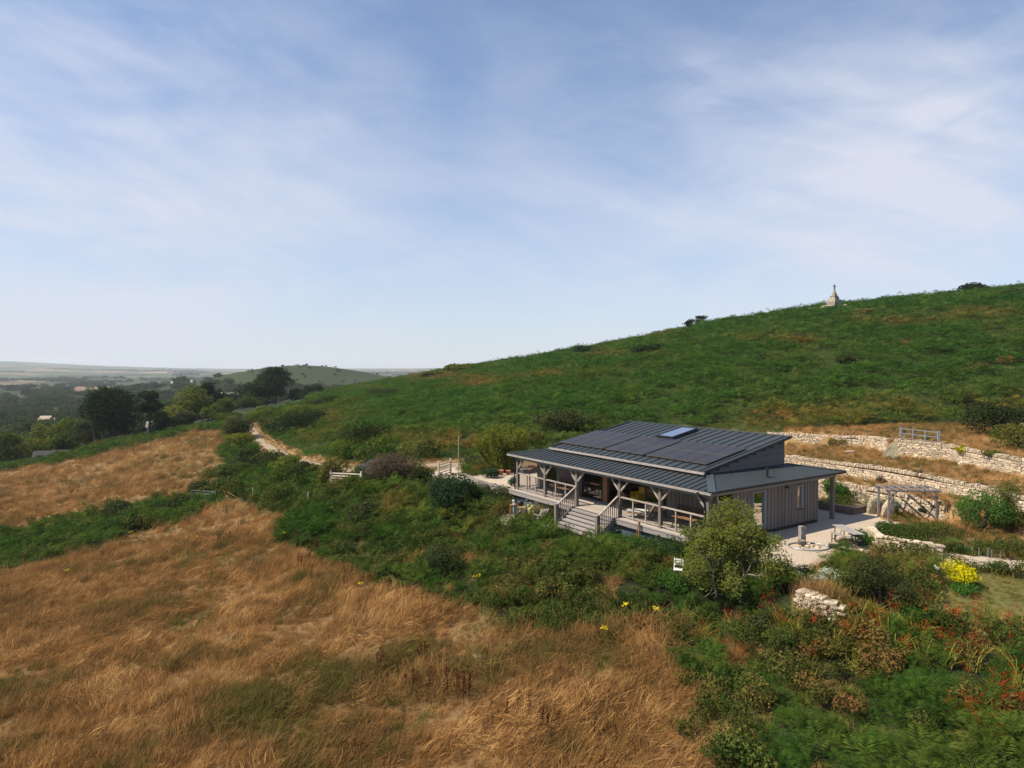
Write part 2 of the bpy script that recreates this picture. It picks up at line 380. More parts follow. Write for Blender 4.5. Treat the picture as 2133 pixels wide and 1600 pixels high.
M['pergwood'] = mat('pergola_wood', (.17, .15, .14), .85, .3, 6, .12)
M['deck'] = mat('deck_boards', (.36, .31, .26), .8, .25, 4, .12, stretch=(.6, 14, 14))
M['wood'] = mat('grey_wood', (.27, .24, .22), .85, .35, 9, .1)
M['palewood'] = mat('sun_bleached_wood', (.31, .265, .225), .85, .3, 9, .1)
M['brownwood'] = mat('brown_wood', (.10, .05, .032), .7, .3, 9, .1)
M['rustwood'] = mat('orange_brown_wood', (.25, .12, .05), .8, .3, 9)
M['darkwood'] = mat('dark_wood', (.03, .025, .022), .8, .3, 9)
M['roof'] = mat('slate_blue_metal_roof', (.040, .049, .053), .55, .10, 1.5, .06, metal=.2, spec=.4)
M['roofdark'] = mat('dark_metal_edge', (.02, .024, .028), .5, .1, 2, metal=.3)
M['hip'] = mat('pale_metal_hip', (.062, .080, .084), .45, .08, 2, metal=.35)
M['solar'] = mat('solar_glass', (.026, .023, .025), .42, .06, 1.2, .07, spec=.4)
M['solarframe'] = mat('solar_frame', (.16, .13, .10), .5, .1, 4, metal=.5)
M['black'] = mat('black_metal', (.012, .013, .014), .5, .1, 4)
M['plinth'] = mat('blue_grey_render', (.060, .078, .092), .85, .3, 1.4, bump=.15)
M['white'] = mat('white_paint', (.74, .73, .68), .6, .08, 4)
M['cream'] = mat('cream_paint', (.50, .44, .35), .7, .1, 4)
M['interior'] = mat('plaster_inside', (.28, .26, .23), .9, .1, 2)
M['floor'] = mat('floor_inside', (.16, .10, .06), .6, .2, 3)
M['steel'] = mat('galvanised_steel', (.34, .37, .41), .45, .15, 6, metal=.6)
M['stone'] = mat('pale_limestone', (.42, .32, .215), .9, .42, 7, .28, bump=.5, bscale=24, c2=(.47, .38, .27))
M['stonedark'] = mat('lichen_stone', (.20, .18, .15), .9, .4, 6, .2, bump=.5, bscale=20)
M['joint'] = mat('earth_joint', (.085, .065, .05), .95, .4, 8)
M['slab'] = mat('standing_slab', (.33, .28, .19), .9, .35, 3, .1, bump=.6, bscale=8, c2=(.36, .31, .20))
M['terracotta'] = mat('terracotta', (.36, .13, .07), .8, .2, 9)
M['red'] = mat('red_plastic', (.42, .05, .025), .4, .1, 5)
M['yellow'] = mat('yellow_plastic', (.55, .36, .03), .45, .1, 5)
M['canvas'] = mat('white_canvas', (.70, .68, .62), .8, .08, 8)
M['soil'] = mat('dark_soil', (.045, .03, .022), .95, .4, 8)
M['bark'] = mat('grey_bark', (.15, .125, .10), .9, .4, 6, bump=.4)
M['barkdark'] = mat('dark_bark', (.045, .035, .028), .9, .4, 6, bump=.4)
M['carpaint'] = mat('blue_grey_car_paint', (.10, .135, .18), .25, .05, 3, metal=.5)
M['rubber'] = mat('rubber', (.015, .015, .015), .8, .1, 5)
M['frame'] = mat('grey_green_window_frame', (.20, .23, .23), .5, .08, 5)
def glass(name, tint=(.30, .33, .33), k=.1, op=.0):
    m = bpy.data.materials.new(name); m.use_nodes = True; nt = m.node_tree; L = nt.links; nt.nodes.remove(nt.nodes['Principled BSDF'])
    out = nt.nodes['Material Output']; t = nd(nt, 'ShaderNodeBsdfTransparent'); t.inputs[0].default_value = (*tint, 1)
    g = nd(nt, 'ShaderNodeBsdfGlossy', i_Roughness=.02); fr = nd(nt, 'ShaderNodeFresnel', i_IOR=1.5)
    f = mth(nt, 'MULTIPLY_ADD', fr.outputs[0], 1.6, k, clamp=True); mx = nd(nt, 'ShaderNodeMixShader'); L.new(f, mx.inputs[0]); L.new(t.outputs[0], mx.inputs[1]); L.new(g.outputs[0], mx.inputs[2])
    L.new(mx.outputs[0], out.inputs[0]); return m
M['glass'] = glass('window_glass'); M['glassmirror'] = glass('skylight_glass', (.5, .55, .58), .62)
# foliage: green -> olive -> dry
M['bracken'] = leafmat('bracken_fronds', [(.036, .084, .014), (.056, .108, .017), (.092, .125, .022), (.16, .12, .03), (.25, .11, .030)], .16)
M['brackenhill'] = leafmat('hillside_bracken', [(.042, .100, .017), (.058, .120, .020), (.084, .122, .024), (.17, .13, .03), (.21, .11, .03)], .05, rnd=.3)
M['grass'] = leafmat('dry_meadow_grass', [(.13, .115, .028), (.21, .125, .044), (.31, .165, .058), (.41, .225, .082), (.52, .33, .135)], .12, rnd=.5, rough=1, zt=(.43, .265, .11), trans=.3)
M['grassgreen'] = leafmat('green_meadow_grass', [(.07, .11, .015), (.12, .14, .025), (.20, .17, .04), (.30, .19, .05)], .2, rnd=.5, rough=1, trans=.3)
M['scrub'] = leafmat('mixed_scrub_leaves', [(.034, .066, .015), (.060, .088, .019), (.10, .108, .025), (.155, .11, .033), (.19, .085, .030)], .22, rnd=.5)
M['olive'] = leafmat('olive_leaves', [(.085, .098, .022), (.115, .118, .026), (.16, .145, .032)], .5)
M['haw'] = leafmat('hawthorn_leaves', [(.070, .098, .019), (.110, .132, .025), (.165, .165, .032), (.20, .14, .035)], .8)
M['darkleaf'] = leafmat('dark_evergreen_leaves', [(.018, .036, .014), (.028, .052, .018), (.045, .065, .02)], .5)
M['glossleaf'] = leafmat('glossy_shrub_leaves', [(.030, .065, .028), (.045, .088, .034), (.065, .10, .034)], .7)
M['pine'] = leafmat('pine_needles', [(.024, .044, .017), (.036, .058, .021), (.052, .072, .025)], .3)
M['browntwig'] = leafmat('brown_twiggy_leaves', [(.10, .085, .055), (.15, .105, .07), (.19, .12, .085)], .9)
M['thorn'] = leafmat('dark_thorn_leaves', [(.035, .05, .017), (.06, .07, .025), (.09, .075, .03)], .5)
M['bamboo'] = leafmat('bamboo_leaves', [(.09, .13, .02), (.19, .20, .03), (.32, .26, .05)], .8)
M['limeleaf'] = leafmat('bright_yellow_leaves', [(.30, .30, .01), (.55, .48, .01), (.7, .55, .02)], 1.2)
M['lush'] = leafmat('lush_green_leaves', [(.035, .095, .018), (.06, .13, .022), (.12, .15, .03)], .9)
M['silver'] = leafmat('silver_leaves', [(.24, .30, .20), (.40, .44, .32), (.5, .5, .38)], 1.5)
M['redflower'] = leafmat('red_flower_sprays', [(.30, .022, .010), (.38, .035, .012), (.34, .07, .018)], 1.5)
M['strap'] = leafmat('strap_leaves', [(.10, .15, .02), (.22, .22, .04), (.40, .30, .07), (.42, .20, .05)], 1.1)
M['dock'] = leafmat('dock_seed_heads', [(.10, .030, .016), (.14, .045, .022)], 2)
M['yellowflower'] = leafmat('yellow_flower_heads', [(.62, .50, .02), (.75, .6, .04)], 2)
M['paleflower'] = leafmat('pale_flower_heads', [(.6, .6, .5), (.7, .7, .62)], 2)
M['wood_far'] = leafmat('distant_tree_leaves', [(.030, .048, .020), (.042, .060, .024), (.066, .078, .028)], .02, rnd=.6)
M['hedge'] = leafmat('hedgerow_leaves', [(.060, .095, .016), (.10, .130, .020), (.15, .155, .026), (.16, .12, .035)], .1, rnd=.5)
# ------------------------------------------------------------------ what grows where (areas of the place, read off the photograph)
HILL = [(560, 905), (600, 945), (660, 955), (700, 962), (800, 960), (870, 950), (960, 962), (1110, 950), (1320, 885), (1660, 905), (1800, 897), (1870, 885), (1960, 893), (2050, 925), (2133, 955), (2900, 1000), (2900, 100), (1500, 100), (800, 500), (640, 838), (560, 860)]
BR = [[(-700, 1160), (0, 1112), (120, 1092), (240, 1064), (330, 1042), (440, 1034), (478, 1050), (440, 1062), (330, 1104), (220, 1132), (130, 1172), (0, 1197), (-700, 1330)],
      [(478, 915), (545, 930), (600, 965), (690, 985), (705, 1030), (640, 1040), (560, 1046), (520, 1035), (458, 1005), (462, 960)],
      [(565, 1078), (640, 1058), (700, 1035), (760, 1020), (850, 1020), (905, 1050), (960, 1075), (900, 1100), (820, 1130), (740, 1150), (640, 1128), (580, 1112)],
      [(1020, 1150), (1130, 1118), (1180, 1125), (1260, 1150), (1340, 1178), (1420, 1195), (1650, 1228), (1665, 1275), (1560, 1340), (1440, 1330), (1340, 1290), (1290, 1230), (1150, 1185), (1040, 1178)],
      [(800, 1215), (900, 1180), (990, 1200), (1010, 1230), (900, 1245)],
      [(1560, 2600), (1600, 1480), (1680, 1400), (1760, 1370), (1800, 1310), (1860, 1330), (1960, 1390), (2050, 1350), (2133, 1400), (2900, 1380), (2900, 2600)],
      [(-700, 990), (0, 955), (180, 935), (330, 905), (420, 885), (500, 880), (480, 893), (400, 902), (250, 938), (120, 968), (0, 984), (-700, 1060)]]
SCR = [[(455, 1000), (470, 930), (520, 890), (560, 940), (700, 985), (880, 985), (985, 1020), (1060, 1075), (1160, 1100), (1250, 1130), (1430, 1170), (1560, 1210), (1660, 1225), (1760, 1290), (1950, 1300), (2133, 1370), (2900, 1360), (2900, 2600), (1500, 2600), (1490, 1560), (1470, 1480), (1390, 1400), (1250, 1370), (1080, 1300), (960, 1260), (830, 1240), (840, 1170), (700, 1150), (600, 1130), (560, 1070), (500, 1040)],
       [(1738, 1180), (1765, 1155), (1850, 1155), (1950, 1190), (1980, 1250), (1930, 1310), (1770, 1300), (1700, 1270), (1700, 1222)],
       [(2040, 905), (2133, 930), (2400, 960), (2400, 880), (2100, 850)]]
GARD = [(1815, 1095), (1835, 1070), (1900, 1078), (1990, 1050), (2133, 1075), (2900, 1120), (2900, 1200), (2133, 1162), (1970, 1146), (1880, 1138), (1835, 1125)]
LAWN = [(1960, 1190), (2133, 1195), (2900, 1210), (2900, 1420), (2133, 1350), (2000, 1320), (1930, 1260)]
GRAV = [[(1560, 1110), (1628, 1104), (1702, 1086), (1735, 1060), (1830, 1066), (1838, 1085), (1815, 1108), (1795, 1135), (1745, 1152), (1715, 1175), (1680, 1215), (1655, 1225), (1580, 1190), (1540, 1160)],
        [(1790, 1130), (1960, 1152), (2133, 1168), (2900, 1210), (2900, 1230), (2133, 1186), (2000, 1180), (1850, 1160), (1760, 1155)],
        [(985, 992), (1030, 984), (1120, 984), (1200, 990), (1150, 1020), (1072, 1018), (1000, 1020), (985, 1012)],
        [(880, 990), (935, 975), (980, 962), (985, 970), (960, 985), (985, 992), (985, 1010), (890, 1008)],
        [(1035, 1076), (1060, 1070), (1110, 1082), (1160, 1098), (1150, 1108), (1085, 1092), (1040, 1092)]]
PAINT = [(1640, 885), (1700, 888), (1860, 890), (1965, 905), (2060, 925), (2133, 950), (2900, 980), (2900, 1010), (2133, 985), (1980, 950), (1870, 925), (1650, 925)]
FIELDFAR = [(-900, 1250), (-700, 1045), (0, 984), (120, 968), (250, 938), (400, 902), (460, 890), (480, 930), (455, 1000), (450, 1040), (240, 1062), (0, 1110), (-700, 1150)]
NEARM = [(-2000, 4000), (-700, 1320), (0, 1195), (130, 1170), (330, 1100), (440, 1060), (500, 1045), (570, 1075), (600, 1135), (830, 1230), (1000, 1270), (1400, 1400), (1500, 1600), (1600, 2600), (2900, 4000)]
def jit(x, y, z):
    px, py = proj(x, y, z); a = F/np.maximum(y, 8)
    px = px+(fbm(x*.35, y*.35, 3, 31)-.5)*a*3.2+(fbm(x*1.6, y*1.6, 2, 37)-.5)*a*1.2
    py = py+((fbm(x*.35+40, y*.35, 3, 33)-.5)*a*3.0+(fbm(x*1.6+9, y*1.6, 2, 39)-.5)*a*1.2)*np.clip(11/np.maximum(y, 8), .1, .5)
    return px, py
def ints(px, py, Ps):
    r = np.zeros(np.shape(px), bool)
    for P in Ps: r |= inpoly(px, py, P)
    return r
def footprint(x, y, m=0.):
    hu, hv = w2h(x, y)
    return ((hu > -.5-m) & (hu < 16.6+m) & (hv > -.45-m) & (hv < 9.4+m)) | ((hu > 6.3-m) & (hu < 10.5+m) & (hv > -2.1-m) & (hv < 0))
def gravel(x, y, z, track=True):
    px, py = jit(x, y, z); px0, py0 = proj(x, y, z); q = .12
    g = ints(px0*(1-q)+px*q, py0*(1-q)+py*q, GRAV) & (y < 75)
    hu, hv = w2h(x, y); g |= (hu > 9) & (hu < 17.2) & (hv > 9) & (hv < 13)
    g |= (hu > 16.4) & (hu < 19.5) & (hv > -1) & (hv < 13)
    t_ = (seg_dist(x, y, TRACK) < .8+.5*(fbm(x*.6, y*.6, 2, 7)-.5)+.5*(y < 75)) & (y < 400)
    return (g | t_) if track else g
def kinds(x, y, z):
    """0 dry grass 1 bracken 2 hill bracken 3 scrub 4 lawn 5 gravel 6 terrace grass 7 nothing 8 valley"""
    px, py = jit(x, y, z); k = np.full(np.shape(x), 7)
    k[ints(px, py, [FIELDFAR]) & (y < 230)] = 0; k[ints(px, py, [NEARM])] = 0
    k[(y > 40) & (y < 75) & ints(px, py, [PAINT])] = 6
    k[ints(px, py, SCR) & (y < 175)] = 3
    dry = (k == 3) & (px < 1560) & (py > 1160) & (y < 45) & (fbm(x*.42, y*.42, 4, 66)+.12*sstep(1200, 1450, py) > .53); k[dry] = 0
    b = ints(px, py, BR) & (y < 180); k[b] = 1
    k[(fbm(x*.8, y*.8, 3, 61) < .36) & b & (py > 1000)] = 3
    k[inpoly(px, py, GARD) & (y < 45)] = 6; k[inpoly(px, py, LAWN)] = 4
    k[inpoly(px, py, HILL) & (y > 52) & (y < 420)] = 2
    u = x/np.maximum(y, 5); t = (u > (1612-1066.5)/F) & (y < 62) & (y > np.where(u < .665, np.interp(u, *W3), np.interp(u, *W2)-1.5))
    k[t & ~((k == 3) & (u > .66))] = 6
    px1, py1 = proj(x, y, z); k[inpoly(px1, py1, [(1650, 1236), (1700, 1248), (1765, 1275), (1765, 1312), (1700, 1318), (1648, 1285)]) & (y < 30)] = 4
    k[(k == 7) & (y > 170)] = 8
    k[(k == 7) & (y < 170) & ((px < 1000) | (y < 42))] = 3
    sd_ = seg_dist(x, y, TRACK[:-2]); k[(sd_ < 1.9+1.2*(fbm(x*.4, y*.4, 2, 15)-.5)) & (y > 60) & (y < 200)] = 6
    k[gravel(x, y, z) | ((sd_ < .75) & (y < 300))] = 5
    return k
def blobs(px, py, Bs):
    r = 0
    for bx, by, rx, ry, a in Bs: r = r+a*np.exp(-((px-bx)/rx)**2-((py-by)/ry)**2)
    return r
HILLDRY = [(1380, 748, 110, 12, .35), (1000, 803, 60, 12, .55), (1130, 790, 90, 12, .35), (1250, 742, 60, 8, .3), (1640, 716, 80, 9, .45), (1880, 678, 150, 10, .45), (2040, 660, 130, 12, .4),
           (1330, 700, 150, 9, .4), (900, 790, 110, 9, .5), (760, 812, 60, 6, .3), (1720, 868, 240, 22, .38), (2030, 850, 170, 38, .5), (1560, 890, 120, 16, .3), (960, 935, 150, 30, .5), (650, 900, 110, 55, .4), (1200, 905, 120, 20, .25)]
NEARDRY = [(1100, 1200, 130, 30, .25), (1330, 1210, 70, 20, .2), (1480, 1450, 60, 40, .35), (1650, 1340, 110, 30, .3), (1950, 1400, 60, 30, .3), (850, 1080, 90, 25, .25), (1450, 1560, 90, 60, .3), (1850, 1240, 80, 60, .35)]
GREENS = [(600, 1060, 60, 20, .6), (370, 965, 80, 16, .4), (430, 925, 70, 16, .55), (230, 1050, 40, 6, .5), (235, 1360, 45, 18, .6), (545, 1365, 60, 26, .55), (1100, 1275, 120, 35, .4), (400, 1160, 120, 18, .45), (230, 1180, 110, 22, .45), (1200, 1330, 150, 60, .4), (700, 1190, 130, 40, .35), (640, 1500, 60, 20, .3), (30, 1390, 50, 12, .5), (800, 1390, 80, 30, .2), (1300, 1500, 90, 40, .3)]

# ------------------------------------------------------------------ the ground sheet
az = np.concatenate([np.linspace(-180, -52, 44)[:-1], np.linspace(-52, -44, 14)[:-1], np.linspace(-44, 44, 640), np.linspace(44, 52, 14)[1:], np.linspace(52, 180, 44)[1:]])
rr = np.concatenate([[0.01, 3, 6, 9], np.exp(np.linspace(math.log(12), math.log(60), 330)), np.exp(np.linspace(math.log(60), math.log(9400), 300))[1:]])
A, RR = np.meshgrid(np.radians(az), rr); X = RR*np.sin(A); Y = RR*np.cos(A)
Z = zfun(X, Y); n_r, n_a = X.shape
K = kinds(X, Y, Z)
GC = {0: (.20, .125, .055), 1: (.025, .028, .012), 2: (.040, .055, .014), 3: (.065, .055, .02), 4: (.13, .12, .04), 5: (.46, .37, .28), 6: (.28, .18, .085), 7: (.09, .075, .035), 8: (.035, .045, .022)}
C = np.zeros((n_r, n_a, 4), np.float32); C[..., 3] = 1
for k, c in GC.items(): C[K == k, :3] = c
C[(K == 5) & ~gravel(X, Y, Z, False), :3] = (.16, .105, .05)
nz = fbm(X*.7, Y*.7, 4, 71)[..., None]; C[..., :3] *= np.where((K == 5)[..., None], .9+.2*nz, .65+.7*nz)
pxg, pyg = proj(X, Y, Z)
gw = np.clip(blobs(pxg, pyg, GREENS), 0, 1)[..., None]*((K == 0)[..., None]); C[..., :3] = C[..., :3]*(1-gw*.7)+np.array([.09, .105, .03])*gw*.7
mh = np.exp(-(((X+285)/190)**2+((Y-930)/260)**2)*1.2) * (Y > 560)
FAR = sstep(1050, 1500, RR)
midc = np.array([.036, .048, .018])*(.7+.6*fbm(X/18, Y/18, 4, 77))[..., None]
wm = np.clip(mh*3, 0, 1)[..., None]; C[..., :3] = C[..., :3]*(1-wm)+midc*wm
V = np.stack([X, Y, Z], -1).reshape(-1, 3)
i = np.arange(n_r-1)[:, None]*n_a+np.arange(n_a-1)[None]; Q = np.stack([i, i+1, i+1+n_a, i+n_a], -1).reshape(-1, 4)[:, ::-1]
gm = bpy.data.materials.new('ground_earth'); gm.use_nodes = True; nt = gm.node_tree; L = nt.links; b = nt.nodes['Principled BSDF']
b.inputs['Roughness'].default_value = .95; b.inputs['Specular IOR Level'].default_value = .1
ca = nd(nt, 'ShaderNodeVertexColor', layer_name='col'); fa = nd(nt, 'ShaderNodeAttribute', attribute_name='far')
gp = nd(nt, 'ShaderNodeNewGeometry').outputs['Position']
nn = nd(nt, 'ShaderNodeTexNoise', i_Scale=14, i_Detail=6, i_Roughness=.75); L.new(gp, nn.inputs['Vector'])
near = mix(nt, 1.0, ca.outputs[0], ramp(nt, nn.outputs[0], [(.3, (.55, .55, .55)), (.7, (1.35, 1.35, 1.35))]), 'MULTIPLY')
vm = nd(nt, 'ShaderNodeMapping'); L.new(gp, vm.inputs[0]); vm.inputs['Rotation'].default_value = (0, 0, .35); vm.inputs['Scale'].default_value = (1/420, 1/260, 0)
vo = nd(nt, 'ShaderNodeTexVoronoi', i_Scale=1.0, i_Randomness=.8); L.new(vm.outputs[0], vo.inputs['Vector'])
ve = nd(nt, 'ShaderNodeTexVoronoi', i_Scale=1.0, i_Randomness=.8, feature='DISTANCE_TO_EDGE'); L.new(vm.outputs[0], ve.inputs['Vector'])
sc_ = nd(nt, 'ShaderNodeSeparateColor'); L.new(vo.outputs['Color'], sc_.inputs[0])
fc = ramp(nt, sc_.outputs[0], [(0, (.04, .070, .025)), (.22, (.22, .145, .085)), (.40, (.075, .09, .035)), (.56, (.27, .185, .11)), (.72, (.04, .055, .025)), (.88, (.21, .13, .075))], 'CONSTANT')
fe = ramp(nt, ve.outputs['Distance'], [(.035, (0, 0, 0)), (.06, (1, 1, 1))]); fc = mix(nt, fe, (.028, .04, .02), fc)
nf = nd(nt, 'ShaderNodeTexNoise', i_Scale=.0016, i_Detail=4); L.new(gp, nf.inputs['Vector'])
fc = mix(nt, ramp(nt, nf.outputs[0], [(.52, (0, 0, 0)), (.60, (1, 1, 1))]), fc, (.035, .05, .024))
L.new(mix(nt, fa.outputs['Fac'], near, fc), b.inputs['Base Color'])
bp = nd(nt, 'ShaderNodeBump', i_Strength=.6, i_Distance=.04); L.new(nn.outputs[0], bp.inputs['Height']); L.new(bp.outputs[0], b.inputs['Normal'])
gme = mesh_np('ground', V, Q, gm, smooth=True)
a = gme.color_attributes.new('col', 'FLOAT_COLOR', 'POINT'); a.data.foreach_set('color', C.reshape(-1))
a = gme.attributes.new('far', 'FLOAT', 'POINT'); a.data.foreach_set('value', (FAR*(1-np.clip(mh*4, 0, 1))).astype(np.float32).ravel())
ground = link('ground', gme); tag(ground, 'dry meadow, gravel yard and hillside ground reaching to the far farmland', kind='structure')
del X, Y, Z, A, RR, V, Q

# ------------------------------------------------------------------ small plants that are scattered
def leaf_quads(P, N, size, r, asp=.5, jitter=.6):
    """one leaf-shaped quad at every point P, facing roughly N"""
    n = len(P); nn = N+r.normal(size=(n, 3))*jitter; nn /= np.linalg.norm(nn, axis=1)[:, None]+1e-9
    t = r.normal(size=(n, 3)); t -= nn*(t*nn).sum(1)[:, None]; t /= np.linalg.norm(t, axis=1)[:, None]+1e-9; bt = np.cross(nn, t)
    s = (size*r.uniform(.6, 1.35, n))[:, None]
    V = np.stack([P-t*s, P+bt*s*asp-t*s*.1, P+t*s, P-bt*s*asp-t*s*.1], 1).reshape(-1, 3)
    return V, np.arange(4*n).reshape(-1, 4)
def blob_pts(r, n, blobs_, shell=.55):
    w = np.array([b[1][0]*b[1][1]+b[1][0]*b[1][2]+b[1][1]*b[1][2] for b in blobs_]); k = r.choice(len(blobs_), n, p=w/w.sum())
    d = r.normal(size=(n, 3)); d /= np.linalg.norm(d, axis=1)[:, None]; c = np.array([b[0] for b in blobs_])[k]; s = np.array([b[1] for b in blobs_])[k]
    q = (shell+(1-shell)*r.uniform(0, 1, n)**.6)[:, None]
    return c+d*s*q, d
def grass_mesh(name, m, n, h, w, spread, r, lean=.35):
    V = []; Fc = []
    for i in range(n):
        a = r.uniform(0, 2*math.pi); p = np.array([r.normal()*spread, r.normal()*spread, -.03]); t = np.array([math.cos(a), math.sin(a), 0])
        dl = np.array([math.cos(a+1.5+r.normal()*.6), math.sin(a+1.5+r.normal()*.6), 0])*r.uniform(0, lean)+np.array([.18, .03, 0]); hh = h*r.uniform(.55, 1.15); ww = w*r.uniform(.6, 1.3)
        k = len(V); V += [p-t*ww/2, p+t*ww/2, p+dl*hh*.35+[0, 0, hh*.55]+t*ww*.4, p+dl*hh*.35+[0, 0, hh*.55]-t*ww*.4, p+dl*hh+[0, 0, hh*.95]+t*ww*.25, p+dl*hh+[0, 0, hh*.95]-t*ww*.25]
        Fc += [(k, k+1, k+2, k+3), (k+3, k+2, k+4, k+5)]
    return mesh_np(name, V, Fc, m)
def frond_mesh(name, m, nf, L_, r, pairs=9, wid=.30, rise=.9, base=.1):
    V = []; Fc = []
    for i in range(nf):
        a = 2*math.pi*i/nf+r.uniform(-.5, .5); ln = L_*r.uniform(.6, 1.15); d = np.array([math.cos(a), math.sin(a), 0]); s = np.array([-d[1], d[0], 0])
        o = np.array([r.normal()*base, r.normal()*base, 0]); up = r.uniform(.55, 1.1)*rise; tw = r.uniform(-.4, .4); droop = r.uniform(1.9, 2.5)
        def c(t): return o+d*ln*(t*.85)+np.array([0, 0, 1])*ln*(up*math.sin(t*droop)*.8)
        for j in range(pairs):
            t = .22+.78*j/pairs; p = c(t); q = c(min(t+.78/pairs, 1.03)); w = wid*ln*(1-(t-.22)/.82)+.015; tan = (q-p)/(np.linalg.norm(q-p)+1e-9)
            for sg in (1, -1):
                e = p+(s*sg*(1+tw*sg*.3)+tan*.55+np.array([0, 0, r.uniform(-.35, .1)]))*w; th = .62*np.linalg.norm(q-p)
                mid = (p+e)/2+np.array([0, 0, .04*w])
                k = len(V); V += [p, mid+tan*th*.55, e, mid-tan*th*.3]; Fc.append((k, k+1, k+2, k+3) if sg > 0 else (k+3, k+2, k+1, k))
    return mesh_np(name, V, Fc, m)
def mound_mesh(name, m, n, size, rad, h, r, asp=.5):
    bl = [((r.normal()*rad*.35, r.normal()*rad*.35, h*r.uniform(.25, .6)), (rad*r.uniform(.45, .75), rad*r.uniform(.45, .75), h*r.uniform(.35, .5))) for _ in range(4)]
    P, N = blob_pts(r, n, bl, .6); P[:, 2] = np.abs(P[:, 2]); V, Fc = leaf_quads(P, N+[0, 0, .4], size, r, asp); return mesh_np(name, V, Fc, m)
def source(name, meshes):
    c = bpy.data.collections.new(name)
    for i, me in enumerate(meshes):
        o = bpy.data.objects.new(f'{name}_{i:02d}', me); c.objects.link(o)
    return c
def scatter(name, label, coll, P, scl, rot, tint, nvar):
    me = bpy.data.meshes.new(name+'_points'); me.vertices.add(len(P)); me.vertices.foreach_set('co', np.asarray(P, np.float32).ravel())
    for nme, tp, key, ar in (('scl', 'FLOAT', 'value', scl), ('rot', 'FLOAT_VECTOR', 'vector', rot), ('tint', 'FLOAT', 'value', tint)):
        a = me.attributes.new(nme, tp, 'POINT'); a.data.foreach_set(key, np.asarray(ar, np.float32).ravel())
    a = me.attributes.new('pick', 'INT', 'POINT'); a.data.foreach_set('value', rng.integers(0, nvar, len(P)).astype(np.int32))
    o = link(name, me); tag(o, label, kind='stuff')
    ng = bpy.data.node_groups.new(name+'_spread', 'GeometryNodeTree'); ng.interface.new_socket('Geometry', in_out='INPUT', socket_type='NodeSocketGeometry'); ng.interface.new_socket('Geometry', in_out='OUTPUT', socket_type='NodeSocketGeometry')
    gi = ng.nodes.new('NodeGroupInput'); go = ng.nodes.new('NodeGroupOutput'); ci = ng.nodes.new('GeometryNodeCollectionInfo'); ip = ng.nodes.new('GeometryNodeInstanceOnPoints')
    ci.inputs['Collection'].default_value = coll; ci.inputs['Separate Children'].default_value = True; ci.inputs['Reset Children'].default_value = True
    def na(n, t):
        x = ng.nodes.new('GeometryNodeInputNamedAttribute'); x.data_type = t; x.inputs['Name'].default_value = n; return x.outputs['Attribute']
    e = ng.nodes.new('FunctionNodeEulerToRotation'); lk = ng.links.new
    lk(na('rot', 'FLOAT_VECTOR'), e.inputs[0]); lk(gi.outputs[0], ip.inputs['Points']); lk(ci.outputs[0], ip.inputs['Instance']); ip.inputs['Pick Instance'].default_value = True
    lk(na('pick', 'INT'), ip.inputs['Instance Index']); lk(e.outputs[0], ip.inputs['Rotation']); lk(na('scl', 'FLOAT'), ip.inputs['Scale']); lk(ip.outputs[0], go.inputs[0])
    md = o.modifiers.new('spread', 'NODES'); md.node_group = ng
    return o
def cand(y0, y1, dens, umax=.98):
    area = umax*(y1**2-y0**2); n = int(area*dens); y = np.sqrt(rng.uniform(y0**2, y1**2, n)); x = rng.uniform(-umax, umax, n)*y
    return x, y
def put(name, label, coll, nvar, parts, lean=.12, wind=0., sink=.03, relief=(2, 0, 0)):
    """parts: (y0, y1, density, kinds, scale range, keep function)"""
    Ps = []; S = []; T = []; Rr = []
    for y0, y1, dens, kk, sr, fn in parts:
        x, y = cand(y0, y1, dens); z = zfun(x, y); k = kinds(x, y, z); ok = np.isin(k, kk) & ~footprint(x, y, .25)
        x, y, z, k = x[ok], y[ok], z[ok], k[ok]
        keep, tn = fn(x, y, z, k) if fn else (np.ones(len(x), bool), np.zeros(len(x)))
        x, y, z, tn = x[keep], y[keep], z[keep], (tn[keep] if hasattr(tn, '__len__') else np.zeros(keep.sum()))
        n = len(x); hum = fbm(x/relief[0]+3, y/relief[0], 3, 63); hum = np.clip((hum-.5)*3+.5, 0, 1); Ps.append(np.stack([x, y, z-sink+relief[1]*(hum-.05)], -1)); S.append(rng.uniform(sr[0], sr[1], n)*(1+relief[2]*(hum-.5))); T.append(tn)
        th = (fbm(x/7, y/7, 2, 91)-.5)*6; w = wind*(fbm(x/3.5, y/3.5, 2, 95)*1.5)
        rx = rng.normal(0, lean, n)-np.sin(th)*w*.5; ry = rng.normal(0, lean, n)+np.cos(th)*w
        rz = rng.uniform(0, 6.28, n) if wind == 0 else rng.uniform(-.9, .9, n)+th*.3
        Rr.append(np.stack([rx, ry, rz], -1))
    return scatter(name, label, coll, np.concatenate(Ps), np.concatenate(S), np.concatenate(Rr), np.concatenate(T), nvar)

